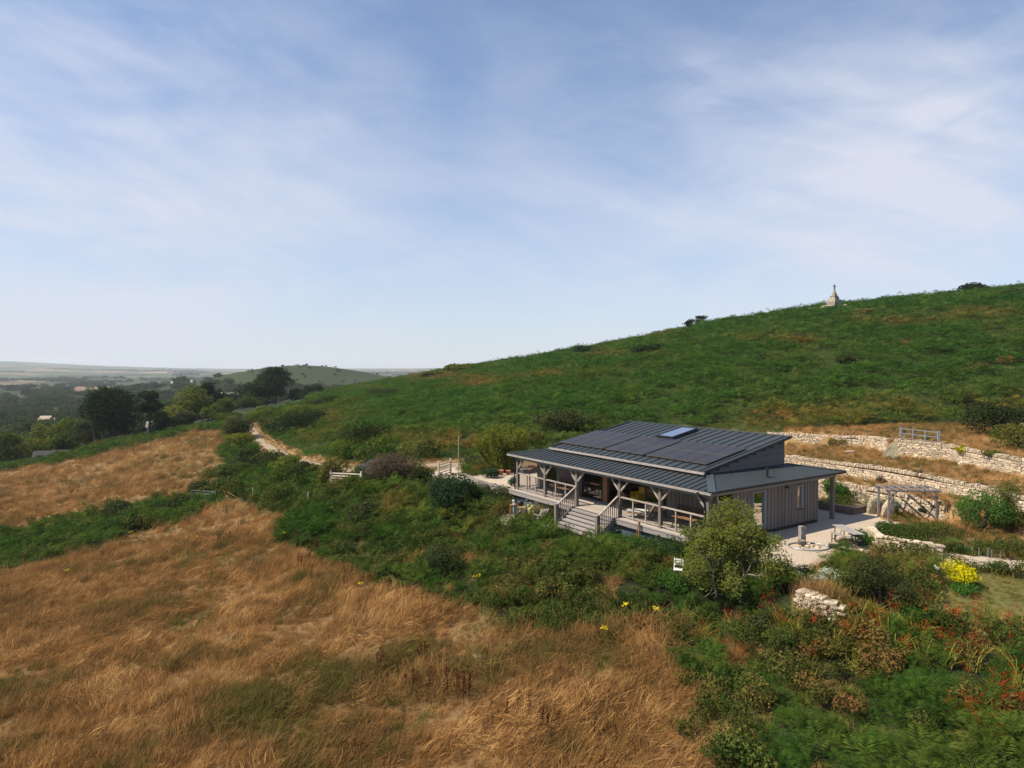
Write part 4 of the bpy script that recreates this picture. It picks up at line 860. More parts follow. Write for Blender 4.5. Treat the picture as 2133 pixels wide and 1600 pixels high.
# ------------------------------------------------------------------ dry stone walls: every stone of its own
STV = []
for k in range(7):
    rr_ = np.random.default_rng(100+k); bm = bmesh.new(); bmesh.ops.create_cube(bm, size=1)
    bmesh.ops.bevel(bm, geom=bm.edges[:], offset=.12, segments=1, affect='EDGES')
    for v in bm.verts: v.co += Vector(rr_.normal(0, .035, 3))
    me = bpy.data.meshes.new('wall_stone'); bm.to_mesh(me); bm.free(); me.materials.append(M['stone']); STV.append(me)
def stone_np(me): 
    V = np.array([v.co[:] for v in me.vertices]); return V, [tuple(p.vertices) for p in me.polygons]
STN = [stone_np(m) for m in STV]
def stone_wall(name, label, pts, zb, zt, thick=.40, cope=True, sw=(.20, .50), sh=(.09, .17), m=None, limit=290, group=None):
    """pts: (x, y) along the wall; zb, zt: base and top heights; stones are laid in courses on the outer face"""
    root = empty(name, (pts[0][0], pts[0][1], zb[0]), 0, label, 'wall', group); R0 = Vector((pts[0][0], pts[0][1], zb[0]))
    pts = np.array(pts, float); sg = np.hypot(*np.diff(pts, axis=0).T); s = np.concatenate([[0], np.cumsum(sg)]); Lg = s[-1]
    at = lambda q: (np.interp(q, s, pts[:, 0]), np.interp(q, s, pts[:, 1]), np.interp(q, s, zb), np.interp(q, s, zt))
    core = MB(); N = max(6, int(Lg/.8)); prev = None
    for i in range(N+1):
        q = Lg*i/N; x, y, b, t = at(q); x2, y2, _, _ = at(min(q+.05, Lg)); x1, y1, _, _ = at(max(q-.05, 0)); d = Vector((x2-x1, y2-y1, 0)).normalized(); n = Vector((-d.y, d.x, 0))
        if n.dot(Vector((x, y, 0))) > 0: n = -n      # n points to the open side, towards the viewer
        a = [Vector((x, y, b-.3))-n*.10, Vector((x, y, t-.02))-n*.10, Vector((x, y, t-.02))-n*(thick-.06), Vector((x, y, b-.3))-n*(thick-.06)]; a = [p-R0 for p in a]
        if prev:
            for e in range(4): core.face([prev[e], a[e], a[(e+1) % 4], prev[(e+1) % 4]])
        else: core.face(a)
        prev = a
    core.face(prev); core.build('core', M['joint'], root)
    st = []; rr_ = np.random.default_rng(int(Lg*1000) % 9999+len(label))
    hmax = max(np.array(zt)-np.array(zb)); z = -.05; rows = []
    while z < hmax-(.16 if cope else .04): h = rr_.uniform(*sh); rows.append((z, h)); z += h
    for z, h in rows:
        q = rr_.uniform(-.2, 0)
        while q < Lg:
            w = rr_.uniform(*sw)*(1.5 if rr_.uniform() < .08 else 1); x, y, b, t = at(min(q+w/2, Lg)); lim = t-(.14 if cope else 0)
            if b+z+h*.6 < lim and q+w*.5 < Lg:
                hh = h*(1.8 if rr_.uniform() < .06 and b+z+h*2 < lim else 1); st.append((q+w/2, z+b+hh/2, w*.95, hh*.93, rr_.uniform(.0, .045), .22, rr_.normal(0, .03)))
            q += w
    if cope:
        q = 0
        while q < Lg: w = rr_.uniform(.07, .15); x, y, b, t = at(q); hh = rr_.uniform(.17, .27); st.append((q, t-.14+hh/2, w*.9, hh, rr_.uniform(-.02, .05), thick*.9, rr_.normal(.12, .1))); q += w
    else:
        q = 0
        while q < Lg: w = rr_.uniform(*sw)*1.15; x, y, b, t = at(q+w/2); st.append((q+w/2, t+.03, w*.94, .10, rr_.uniform(-.02, .04), thick, rr_.normal(0, .03))); q += w
    out = []
    for q, zc, w, h, pr, dp, tl in st:
        x, y, b, t = at(q); x2, y2, _, _ = at(min(q+.1, Lg)); x1, y1, _, _ = at(max(q-.1, 0)); ang = math.atan2(y2-y1, x2-x1); n = Vector((-math.sin(ang), math.cos(ang), 0))
        if n.dot(Vector((x, y, 0))) > 0: n = -n
        p = Vector((x, y, zc))+n*(pr-dp/2+.02); out.append((w*h/(y*y), p-R0, ang, tl, (w, dp, h)))
    out.sort(key=lambda t: -t[0]); rest = MB()
    mats = m or M['stone']
    for k, (_, p, ang, tl, sc) in enumerate(out):
        i = int(rr_.integers(0, 7)); mx = Matrix.Translation(p) @ Matrix.Rotation(ang, 4, 'Z') @ Matrix.Rotation(tl, 4, 'Y')
        if k < limit:
            me = STV[i] if m is None else STD[i]; o = link('stone', me, root); o.matrix_local = mx @ Matrix.Diagonal((*sc, 1))
        else:
            mm = np.array(mx); V, Fc = STN[i]; V2 = (V*np.array(sc)) @ mm[:3, :3].T+mm[:3, 3]; n0 = len(rest.v); rest.v += [tuple(v) for v in V2]; rest.f += [tuple(n0+a for a in f) for f in Fc]; rest.mi += [0]*len(Fc)
    if rest.v: tag(rest.build('small_stones', mats, root), kind='stuff')
    return root
STD = []
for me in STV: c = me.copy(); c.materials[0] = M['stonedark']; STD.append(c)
def wpts(W_, pxs, zb, zt, off=0):
    P = []
    for px in pxs:
        u = (px-1066.5)/F; y = float(np.interp(u, *W_))-off; P.append((u*y, y))
    return P, zb, zt
P, b_, t_ = wpts(W1, [1600, 1650, 1733, 1808, 1850], [1.9]*5, [2.55, 2.6, 2.6, 2.75, 2.9]); stone_wall('dry_stone_wall', 'topmost dry stone terrace wall, its left run between the cabin roof and the tall slab', P, b_, t_)
P, b_, t_ = wpts(W1, [1866, 1872, 1977, 2042, 2119, 2230, 2400], [1.95]*7, [3.0, 3.05, 2.98, 2.9, 2.9, 2.85, 2.8]); stone_wall('dry_stone_wall', 'topmost dry stone terrace wall, its right run below the metal field gate', P, b_, t_)
P, b_, t_ = wpts(W2, [1600, 1640, 1733, 1823, 1864, 1920, 1982, 2050, 2133, 2300], [.95]*10, [1.75, 1.78, 1.8, 1.86, 1.86, 1.86, 1.8, 1.75, 1.72, 1.7]); stone_wall('dry_stone_wall', 'long curving middle dry stone terrace wall with upright coping stones', P, b_, t_)
P, b_, t_ = wpts(W3, [1640, 1740, 1795, 1855, 1913, 1975], [-.3]*6, [.95, .97, .97, .95, .86, .55]); stone_wall('dry_stone_wall', 'lowest dry stone terrace wall behind the pergola and the raised bed', P, b_, t_)
def gp(*pxs): return [tuple(G(*p)) for p in pxs]
q = gp((1806, 1112), (1812, 1128), (1828, 1145), (1880, 1153), (1930, 1156), (1968, 1159)); stone_wall('low_stone_wall', 'low garden wall of large pale blocks beside the gravel path', [p[:2] for p in q], [p[2]-.05 for p in q], [p[2]+h for p, h in zip(q, (.42, .55, .6, .58, .5, .38))], .35, False, (.3, .62), (.13, .2))
q = gp((1742, 1152), (1765, 1156), (1800, 1160)); stone_wall('low_stone_wall', 'short line of pale stones beside the dark log at the yard edge', [p[:2] for p in q], [p[2]-.05 for p in q], [p[2]+.22 for p in q], .3, False, (.2, .4), (.1, .15))
def Gz(px, py, z): r_ = ray(px, py); t = (z-HC)/r_[2]; return r_*t+np.array([0, 0, HC])
q = gp((1660, 1262), (1682, 1270), (1705, 1280), (1730, 1292), (1752, 1304)); stone_wall('low_stone_wall', 'sunlit pale stone wall below the yard beside the dark bracken', [p[:2] for p in q], [p[2]-.15 for p in q], [p[2]+.55 for p in q], .5, False, (.18, .42), (.07, .13))
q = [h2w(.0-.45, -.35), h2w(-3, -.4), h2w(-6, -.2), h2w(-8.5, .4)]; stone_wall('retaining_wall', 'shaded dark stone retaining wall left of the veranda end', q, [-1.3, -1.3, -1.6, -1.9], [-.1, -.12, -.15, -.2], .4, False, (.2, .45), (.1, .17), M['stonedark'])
q = gp((1243, 1128), (1262, 1137), (1290, 1146), (1312, 1156), (1340, 1168)); stone_wall('stone_kerb', 'low pale stone kerb running out from the foot of the stairs', [p[:2] for p in q], [p[2]-.1 for p in q], [p[2]+.16 for p in q], .3, False, (.3, .7), (.12, .18))
g = G(1856, 956); tag(MB().prism([(-.62, 0, -.3), (.45, 0, -.3), (.42, .12, 1.2), (.28, .14, 1.32), (-.55, .02, .35)], (.05, .24, 0)).build('standing_stone', M['slab'], loc=g, rot=(0, 0, -.35)), 'tall lichen covered slab leaning against the topmost terrace wall', 'rock')
for k, (px, py, sx, sy, sz, rz, tl, mm, lb) in enumerate([(1822, 1070, .9, .3, 1.0, .2, .25, 'slab', 'brownish standing slab left of the pergola post'),
        (1850, 1078, .75, .3, 1.35, .2, .2, 'stone', 'pale standing slab just behind the left pergola post'), (1706, 1316, .42, .3, .26, .4, .5, 'slab', 'pale wedge shaped boulder below the sunlit stone wall'),
        (1770, 944, .9, .5, .22, .3, 0, 'stone', 'flat pale stone lying in the upper terrace grass'), (1022, 1024, 1.2, .8, .6, .4, 0, 'darkwood', 'dark rounded boulder at the near edge of the gravel drive'), (1006, 1030, .6, .5, .35, .4, 0, 'stonedark', 'small grey boulder left of the dark boulder by the drive'),
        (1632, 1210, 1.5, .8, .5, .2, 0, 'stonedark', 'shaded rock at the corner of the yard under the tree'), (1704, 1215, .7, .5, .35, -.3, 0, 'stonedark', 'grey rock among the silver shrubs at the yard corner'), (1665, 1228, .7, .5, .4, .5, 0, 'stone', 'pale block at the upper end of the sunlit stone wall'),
        (1910, 954, .3, .3, .3, 0, 0, 'stone', 'small pale stone lying below the metal gate'), (2010, 972, .8, .4, .4, 0, 0, 'stone', 'large round stone at the foot of the topmost wall'), (1925, 1163, .5, .35, .4, .2, 0, 'stone', 'upright pale block in front of the low garden wall')]):
    bm = bmesh.new(); bmesh.ops.create_icosphere(bm, subdivisions=2, radius=.62)
    rs = np.random.default_rng(k+5)
    for v in bm.verts:
        c = v.co; mxx = max(abs(c.x), abs(c.y), abs(c.z)); v.co = c.lerp(Vector((c.x/mxx, c.y/mxx, c.z/mxx))*.5, .6)+Vector(rs.normal(0, .025, 3))
        if k in (1, 2) and v.co.z > .1: v.co.x *= .55; v.co.x += .12
    me = bpy.data.meshes.new('boulder'); bm.to_mesh(me); bm.free(); me.materials.append(M[mm]); g = G(px, py)
    tag(link('standing_stone' if k < 2 else 'boulder', me, loc=(g[0], g[1], g[2]+sz*.42), rot=(0, tl, rz), scale=(sx, sy, sz)), lb, 'rock')
# ------------------------------------------------------------------ gates and posts
def gate(label, name, a, b_, h, bars, m, brace=True, wood=True, dz=0., zb=None, uprights=2):
    a = np.array(a); b_ = np.array(b_); root = empty(name, a, math.atan2(b_[1]-a[1], b_[0]-a[0]), label, 'gate'); Lg = float(np.hypot(*(b_-a)[:2])); sl = float(b_[2]-a[2])/Lg
    w = .035 if wood else .022; t = .09 if wood else .045
    for k in range(bars):
        z = .18+(h-.22)*k/(bars-1); MB().box((.06, -w, z-t/2), (Lg-.06, w, z+t/2)).build('bar', m, root).rotation_euler = (0, -math.atan(sl), 0)
    for x in np.linspace(.06, Lg-.06, uprights): MB().box((x-.04, -w-.012, .08+x*sl), (x+.04, w+.012, h+.04+x*sl)).build('upright', m, root)
    if brace: MB().beam((.12, .05, .2), (Lg-.15, .05, h-.08+Lg*sl), .04, .08).build('diagonal_brace', m, root)
    for x in (-.06, Lg+.06):
        if dz >= 0 or x < 0: MB().box((x-(.07 if wood else .035), -.06 if wood else -.03, -.4+x*sl), (x+(.07 if wood else .035), .06 if wood else .03, h+(.22 if wood else .1)+x*sl)).build('gate_post', m, root)
    return root
g0 = G(1876, 915); g1 = G(1955, 926); g0[2] -= .05; g1[2] -= .02
gate('galvanised three bar field gate above the topmost stone wall', 'field_gate', g0, g1, .95, 3, M['steel'], False, False, uprights=4)
a = G(690, 1010); b__ = G(752, 1014); gate('pale wooden five bar gate left of the brown bush by the track', 'wooden_gate', a, b__, 1.12, 5, M['cream'])
a = G(914, 996); b__ = a+np.array([.75, 2.4, 0.]); b__[2] = zf(b__[0], b__[1]); gate('pale slatted wooden gate standing open at the drive entrance', 'wooden_gate', a, b__, 1.15, 5, M['cream'], False)
a = G(399, 1040); b__ = G(449, 1045); gate('old grey field gate half hidden in the bracken hedge between the meadows', 'field_gate', a, b__, 1.15, 4, M['steel'], True, False)
a = G(2116, 905); b__ = G(2165, 925); gate('grey wooden stile rail at the right hand edge of the hillside', 'stile', a, b__, 1.05, 2, M['palewood'], False)
def post(px, py, h, w, name, label, cat, m='palewood', group=None):
    g = G(px, py); mb = MB().tube([(0, 0, -.3), (0, 0, h*.5), (.01, 0, h)], [w, w*.97, w*.85], 7); o = mb.build(name, M[m], loc=g); return tag(o, label, cat, group)
post(527, 1038, 1.15, .07, 'fence_post', 'grey fence post among the bracken right of the old field gate', 'post'); post(642, 1056, 1.25, .07, 'fence_post', 'grey fence post standing in the gap between two bracken patches', 'post')
post(975, 978, 1.1, .08, 'fence_post', 'grey timber post where the drive bends behind the tall pole', 'post'); post(955, 1000, 3.6, .035, 'pole', 'tall thin bare pole rising behind the round evergreen shrub', 'pole'); post(800, 990, .9, .05, 'fence_post', 'short pale post at the foot of the brown bush', 'post')
# ------------------------------------------------------------------ car, partly behind the brown bush
g = G(752, 988); car = empty('parked_car', (g[0]+1.5, g[1]+.5, g[2]-.1), math.radians(-18), 'blue grey hatchback parked behind the brown bush on the track', 'car')
prof = [(-2.0, .35), (-2.05, .62), (-1.9, .82), (-1.15, .95), (-.55, 1.40), (.2, 1.50), (1.2, 1.46), (1.75, 1.05), (1.98, .95), (2.02, .45), (1.9, .28), (-1.85, .28)]
def carslab(poly, y0, y1, y2):
    mb = MB(); n = len(poly); ins = lambda z: 0 if z < .9 else (z-.9)*.28
    A_ = [(x, -.86+ins(z), z) for x, z in poly]; B_ = [(x, .86-ins(z), z) for x, z in poly]; mb.face(A_); mb.face(B_[::-1])
    for i in range(n): j = (i+1) % n; mb.face([A_[i], B_[i], B_[j], A_[j]])
    return mb
carslab(prof, 0, 0, 0).build('body', M['carpaint'], car)
for s in (-1, 1):
    y = lambda z: s*(.872-max(0, z-.9)*.28)
    MB().face([(-1.0, y(.98), .98), (-.1, y(.98), .98), (-.1, y(1.38), 1.38), (-.5, y(1.36), 1.36)]).build('side_window', M['black'], car); MB().face([(-.02, y(.98), .98), (1.35, y(.98), .98), (1.1, y(1.36), 1.36), (-.02, y(1.38), 1.38)]).build('side_window', M['black'], car)
    for x in (-1.3, 1.3): w = MB().tube([(x, s*.68, .32), (x, s*.89, .32)], .32, 14).build('wheel', M['rubber'], car); MB().tube([(x, s*.86, .32), (x, s*.90, .32)], .19, 10).build('rim', M['steel'], w)
    MB().box((-2.06, s*.55-.18, .58), (-1.93, s*.55+.18, .74)).build('headlight', M['white'], car)
MB().face([(-1.17, -.76, .985), (-.62, -.70, 1.375), (-.62, .70, 1.375), (-1.17, .76, .985)]).build('windscreen', M['black'], car)
# ------------------------------------------------------------------ monument on the hill
g = G(1736, 640); yb = 158.; g = atd(1736, yb); base_z = HC+(768-638)/F*yb+.25
mon = empty('stone_monument', (g[0], g[1], base_z), .4, 'stepped stone monument with a slim cross on the hilltop skyline', 'monument')
z = -.6
for k, (w, h) in enumerate([(2.5, 1.3), (2.2, .5), (1.5, .55), (1.35, .4), (.8, .5), (.6, .35)]):
    for i in range(max(2, int(w*1.6))):
        n = max(2, int(w*1.6)); x0 = -w/2+w*i/n
        MB().box((x0+.01, -w/2+random.uniform(-.04, .04), z), (x0+w/n-.01, w/2+random.uniform(-.04, .04), z+h-.01)).build('block', M['slab'] if (i+k) % 3 else M['stonedark'], mon)
    z += h
MB().box((-.14, -.14, z), (.14, .14, z+1.35)).build('shaft', M['stonedark'], mon); MB().box((-.34, -.10, z+1.36), (.34, .10, z+1.56)).box((-.11, -.10, z+1.56), (.11, .10, z+1.85)).build('cross_head', M['stonedark'], mon)
for k, (px, lb) in enumerate([(1722, 'orange tinged rock outcrop just left of the monument'), (1700, 'low pale rock on the skyline further left of the monument'), (1752, 'low rock ledge at the right foot of the monument')]):
    me = STV[k].copy(); me.materials[0] = M['stone']; p = atd(px, 156.+k); tag(link('rock_outcrop', me, loc=(p[0], p[1], HC+(768-[638, 641, 634][k])/F*156-.5), scale=([2.6, 4.5, 2.2][k], 1.8, [1.2, .9, 1.2][k])), lb, 'rock')
# ------------------------------------------------------------------ pergola, tables, planter
def Gz(px, py, z): r_ = ray(px, py); t = (z-HC)/r_[2]; return r_*t+np.array([0, 0, HC])
pa = Gz(1851, 1083, -.2); pb = Gz(1950, 1083, -.15); d = pb-pa; ln = float(np.hypot(d[0], d[1])); pg_ = empty('pergola', pa, math.atan2(d[1], d[0]), 'open grey timber pergola standing before the lowest terrace wall', 'pergola')
hp = 1.62; dp = 1.25
for x in (0, ln):
    for y in (0, dp): piece('post', M['pergwood'], pg_, (x-.05, y-.05, -.4), (x+.05, y+.05, hp))
for y in (0, dp): piece('beam', M['pergwood'], pg_, (-.2, y-.03, hp), (ln+.25, y+.03, hp+.1))
for k in range(7): x = -.05+(ln+.15)*k/6; MB().beam((x, -.28, hp+.12), (x, dp+.28, hp+.15), .06, .09).build('rafter', M['pergwood'], pg_)
for x, s in ((0, 1), (ln, -1)): MB().beam((x, 0, hp-.45), (x+s*.45, 0, hp), .05, .06).build('brace', M['pergwood'], pg_)
def trestle(label, name, cat, A_, B_, w, h, m):
    d = B_-A_; L_ = float(np.hypot(d[0], d[1])); o = empty(name, (A_[0], A_[1], -.28), math.atan2(d[1], d[0]), label, cat)
    n = 3 if w > .35 else 2
    for k in range(n): MB().box((0, -w/2+w*k/n+.005, h-.03), (L_, -w/2+w*(k+1)/n-.005, h)).build('plank', M[m], o)
    for x in (.22, L_-.22):
        for s in (-1, 1): MB().beam((x, s*(w/2-.04), 0), (x, s*(w/2-.04), h-.03), .035, .035).build('leg', M['black'], o)
        MB().beam((x, -w/2+.06, h*.35), (x, w/2-.06, h*.35), .025, .025).build('cross_bar', M['black'], o); sg = 1 if x < L_/2 else -1; MB().beam((x, 0, h*.35), (x+sg*.3, 0, h-.04), .02, .02).build('stay', M['black'], o)
    return o
A_ = Gz(1744, 1092.5, .5); B_ = Gz(1790, 1113, .5); trestle('long folding trestle table with plank top on the gravel yard', 'folding_table', 'table', A_, B_, .55, .78, 'wood')
A_ = Gz(1730, 1107, .2); B_ = Gz(1772, 1121, .2); trestle('low folding trestle bench in front of the folding table', 'folding_bench', 'bench', A_, B_, .28, .48, 'wood')
g = Gz(1688, 1146, -.27)
tag(MB().box((-.10, -.10, -.02), (.10, .10, .92)).box((.12, -.07, -.02), (.22, .07, .86)).box((-.09, -.12, .5), (.04, -.10, .62)).build('timber_post', M['wood'], loc=(g[0], g[1]+1.0, g[2]), rot=(0, 0, .3)), 'thick weathered timber post standing in the round planter on the yard', 'post')
mb = MB(); n = 26; pp = [(math.cos(t)*.95, math.sin(t)*.72, .03) for t in np.linspace(0, 2*math.pi, n)]; mb.tube(pp, .035, 6)
ring = mb.build('rope_ring', M['steel'], loc=(g[0]+.15, g[1]+.55, g[2]), smooth=True); tag(ring, 'ring of white rope lying round the little rockery on the yard', 'edging')
for k in range(12):
    t = rng.uniform(0, 6.28); q_ = rng.uniform(.2, .8); s = rng.uniform(.08, .18); tag(link('rockery_stone', STV[k % 7], loc=(g[0]+.15+math.cos(t)*.9*q_, g[1]+.55+math.sin(t)*.65*q_, g[2]+s*.25), rot=(0, 0, t), scale=(s*1.4, s, s*.8)), 'small pale stone inside the rope ring on the yard', 'rock', 'stones of the little rockery inside the rope ring')
pot = MB().lathe([(0, 0), (.13, 0), (.18, .26), (.19, .28), (.16, .28), (.15, .24), (0, .24)], 14).build('plant_pot', M['stonedark'], loc=(g[0]-.1, g[1]+.75, g[2]), smooth=True); tag(pot, 'grey round plant pot beside the timber post', 'pot')
L0 = G(1726, 1142); MB_ = MB().tube([(0, 0, .12), (1.15, -.35, .14)], [.11, .10], 9).build('log', M['darkwood'], loc=L0); tag(MB_, 'dark log lying at the right edge of the gravel yard', 'log')
# raised beds
def bed(label, hu0, hv0, hu1, hv1, z0, h):
    x, y = h2w((hu0+hu1)/2, (hv0+hv1)/2); o = empty('raised_bed', (x, y, z0), -YAW, label, 'planter'); a, b_ = (hu1-hu0)/2, (hv1-hv0)/2
    for k in range(2):
        z, zz = h*k/2, h*(k+1)/2-.01
        for s in (-1, 1): piece('sleeper', M['sleeper'], o, (-a, s*b_-.05, z), (a, s*b_+.05, zz)); piece('sleeper', M['sleeper'], o, (s*a-.05, -b_+.055, z), (s*a+.05, b_-.055, zz))
    piece('soil', M['soil'], o, (-a+.05, -b_+.05, 0), (a-.05, b_-.05, h-.06)); return o, (x, y)
bd, bxy = bed('brown timber raised bed full of green plants beyond the back post', 14.2, 12.7, 16.65, 14.3, -.3, .42)
# ------------------------------------------------------------------ furniture on and around the veranda
def hobj(name, u, v, z, rz, label, cat, group=None): x, y = h2w(u, v); return empty(name, (x, y, z), -YAW+rz, label, cat, group)
def wall_bench(u, v, w, label):
    o = hobj('garden_bench', u, v, 0, 0, label, 'bench')
    for k in range(4): piece('seat_slat', M['brownwood'], o, (-w/2, -.25+k*.12, .44), (w/2, -.145+k*.12, .47))
    for k in range(4): MB().box((-w/2, .245, .52+k*.12), (w/2, .27, .61+k*.12)).build('back_slat', M['brownwood'], o)
    for x in (-w/2+.04, w/2-.04):
        piece('leg', M['brownwood'], o, (x-.03, -.25, 0), (x+.03, -.19, .66)); piece('leg', M['brownwood'], o, (x-.03, .20, 0), (x+.03, .26, 1.0)); piece('armrest', M['brownwood'], o, (x-.035, -.27, .66), (x+.035, .20, .69))
def deck_table(u, v, w, label):
    o = hobj('slatted_table', u, v, 0, 0, label, 'table')
    for k in range(4): MB().box((-w/2, -.28+k*.14, .62), (w/2, -.155+k*.14, .65)).build('slat', M['rustwood'], o)
    for x in (-w/2+.15, w/2-.15):
        for s in (-1, 1): MB().beam((x+s*.08, s*.24, 0), (x-s*.02, s*.12, .62), .05, .05).build('leg', M['rustwood'], o)
wall_bench(3.35, 1.65, 1.9, 'brown slatted bench against the wall left of the sliding door'); wall_bench(13.9, 1.65, 2.0, 'brown slatted bench against the wall at the right end of the veranda')
deck_table(3.9, .75, 1.5, 'slatted wooden table on the left part of the veranda'); deck_table(14.4, .8, 1.6, 'slatted wooden table on the right part of the veranda')
dc = hobj('deck_chair', 11.4, .75, 0, .2, 'reclining wooden deck chair with a white cushion behind the railing', 'chair')
for s in (-1, 1):
    MB().beam((-.85, s*.3, .30), (.55, s*.3, .36), .04, .06).build('rail', M['rustwood'], dc); MB().beam((.25, s*.3, .0), (.95, s*.3, 1.0), .04, .06).build('back_post', M['palewood'], dc); MB().beam((-.6, s*.3, 0), (-.5, s*.3, .32), .05, .05).build('leg', M['rustwood'], dc)
MB().beam((-.95, 0, .42), (.32, 0, .45), .58, .10).build('cushion', M['canvas'], dc); MB().beam((.36, 0, .45), (.9, 0, .95), .56, .05).build('backrest', M['rustwood'], dc)
# toys seen through the open door
tt = hobj('toy_cart', 7.35, 3.0, 0, .5, 'red toy cart with a pale steering ring just inside the open door', 'toy')
MB().box((-.35, -.25, .15), (.35, .25, .5)).box((-.3, -.2, .5), (.05, .2, .62)).build('body', M['red'], tt)
MB().tube([(.16*math.cos(t), -.28, .52+.16*math.sin(t)) for t in np.linspace(0, 6.28, 12)], .025, 6).build('steering_ring', M['cream'], tt)
for x in (-.25, .25):
    for s in (-1, 1): MB().tube([(x, s*.26, .13), (x, s*.32, .13)], .13, 10).build('wheel', M['rubber'], tt)
ts = hobj('play_chair', 8.3, 3.4, 0, -.3, 'yellow childs armchair behind the red toy cart', 'chair'); MB().box((-.4, -.35, .12), (.4, .35, .5)).build('seat', M['yellow'], ts); MB().box((-.4, .25, .5), (.4, .38, 1.05)).build('backrest', M['yellow'], ts)
for s in (-1, 1): MB().box((s*.4-.07, -.3, .5), (s*.4+.07, .25, .74)).build('armrest', M['yellow'], ts)
for x in (-.3, .3):
    for s in (-1, 1): MB().box((x-.04, s*.28-.04, 0), (x+.04, s*.28+.04, .12)).build('leg', M['black'], ts)
# low wooden chairs on the patio, stand and lantern
def low_chair(px, py, rz, label):
    g = G(px, py); o = empty('garden_chair', g, rz, label, 'chair')
    for k in range(5): MB().beam((-.26+k*.13, .22, .25), (-.26+k*.13, .48, .92), .11, .02, (1, 0, 0)).build('back_slat', M['palewood'], o)
    for k in range(4): MB().box((-.3, -.32+k*.14, .30-k*.02), (.3, -.20+k*.14, .325-k*.02)).build('seat_slat', M['palewood'], o)
    for s in (-1, 1): MB().box((s*.36-.06, -.35, .52), (s*.36+.06, .38, .545)).build('armrest', M['palewood'], o); MB().box((s*.34-.03, -.33, 0), (s*.34+.03, -.27, .52)).build('leg', M['palewood'], o); MB().box((s*.34-.03, .22, 0), (s*.34+.03, .28, .52)).build('leg', M['palewood'], o)
low_chair(1092, 1084, 2.9, 'left one of two low slatted wooden chairs below the veranda'); low_chair(1126, 1088, -2.6, 'right one of two low slatted wooden chairs below the veranda')
g = G(1073, 1086); pbx = empty('post_box', g, .3, 'dark grey box on a short grey post left of the low wooden chairs', 'box'); MB().box((-.12, -.1, .55), (.12, .1, .98)).build('box', M['frame'], pbx); MB().box((-.05, -.05, -.2), (.05, .05, .55)).build('leg', M['wood'], pbx); MB().box((-.16, -.13, .98), (.16, .13, 1.01)).build('lid', M['roofdark'], pbx)
g = Gz(1081, 1078, -1.2); st_ = empty('potting_bench', g, -YAW, 'small wooden potting bench against the blue plinth', 'bench'); MB().box((-.75, -.25, .72), (.6, .25, .76)).build('top', M['rustwood'], st_)
for x in (-.68, .52):
    for y in (-.2, .2): MB().box((x-.03, y-.03, -.1), (x+.03, y+.03, .72)).build('leg', M['rustwood'], st_)
x, y = g[0]-.35, g[1]+.35; ln_ = MB().box((-.07, -.07, 0), (.07, .07, .24)).prism([(-.10, -.09, .24), (.10, -.09, .24), (0, -.09, .34)], (0, .18, 0)).build('bird_box', M['white'], loc=(x, y, -.44)); tag(ln_, 'little white bird box standing on the potting bench', 'box')
bk = MB().lathe([(0, 0), (.17, 0), (.24, .34), (.22, .34), (.15, .04), (0, .04)], 14).build('bucket', M['black'], loc=(g[0]+1.25, g[1]-.6, -1.22), smooth=True); tag(bk, 'black bucket on the patio beneath the veranda', 'bucket')
bk = MB().lathe([(0, 0), (.17, 0), (.24, .34), (.22, .34), (.15, .04), (0, .04)], 14).build('bucket', M['black'], loc=(g[0]+.1, g[1]+.05, -.44), smooth=True); tag(bk, 'black pot standing on top of the potting bench', 'pot')
g = G(1413, 1194); g[2] -= .22; wc = empty('folding_chair', g, -.35, 'white slatted folding garden chair beside the wide tree', 'chair'); wc.scale = (.85,)*3
for k in range(4): MB().box((-.22, -.2+k*.11, .46), (.22, -.11+k*.11, .48)).build('seat_slat', M['white'], wc)
for k in range(3): MB().box((-.22, .24, .62+k*.13), (.22, .26, .71+k*.13)).build('back_slat', M['white'], wc)
for s in (-1, 1): MB().beam((s*.23, -.22, 0), (s*.23, .26, 1.02), .03, .03).build('leg', M['white'], wc); MB().beam((s*.20, .25, 0), (s*.20, -.2, .46), .03, .03).build('leg', M['white'], wc)
def obelisk(px, py, h, label):
    g = G(px, py); o = empty('plant_obelisk', g, .4, label, 'plant support')
    for sx, sy in ((-1, -1), (1, -1), (1, 1), (-1, 1)): MB().beam((sx*.17, sy*.17, 0), (sx*.02, sy*.02, h), .035, .035).build('leg', M['rustwood'], o)
    for z in (.35, .8): w = .17*(1-z/h); MB().box((-w, -w-.02, z), (w, -w, z+.03)).box((-w, w, z), (w, w+.02, z+.03)).build('rung', M['rustwood'], o)
obelisk(1319, 1128, 1.45, 'taller orange brown wooden obelisk before the blue plinth'); obelisk(1331, 1140, 1.4, 'second wooden obelisk, nearer and just right of the taller one')
def pot_(px, py, s, label, loc=None, m='terracotta'):
    g = G(px, py) if loc is None else loc; o = MB().lathe([(0, 0), (.14*s, 0), (.2*s, .3*s), (.22*s, .3*s), (.22*s, .36*s), (.19*s, .36*s), (.18*s, .3*s), (0, .3*s)], 14).build('flower_pot', M[m], loc=g, smooth=True); return tag(o, label, 'pot')
pot_(1043, 990, 1.2, 'left terracotta pot below the yellow bamboo'); pot_(1059, 989, 1.0, 'right terracotta pot below the yellow bamboo'); pot_(1107, 984, 1.5, 'large red pot seen through the left end of the veranda')
g = G(1093, 986); sb = empty('stone_bench', g, .5, 'rough stone bench seen through the left end of the veranda', 'bench'); MB().box((-.6, -.2, .32), (.6, .2, .45)).build('seat', M['stone'], sb); MB().box((-.5, -.15, 0), (-.3, .15, .32)).build('leg', M['stonedark'], sb); MB().box((.3, -.15, 0), (.5, .15, .32)).build('leg', M['stonedark'], sb)
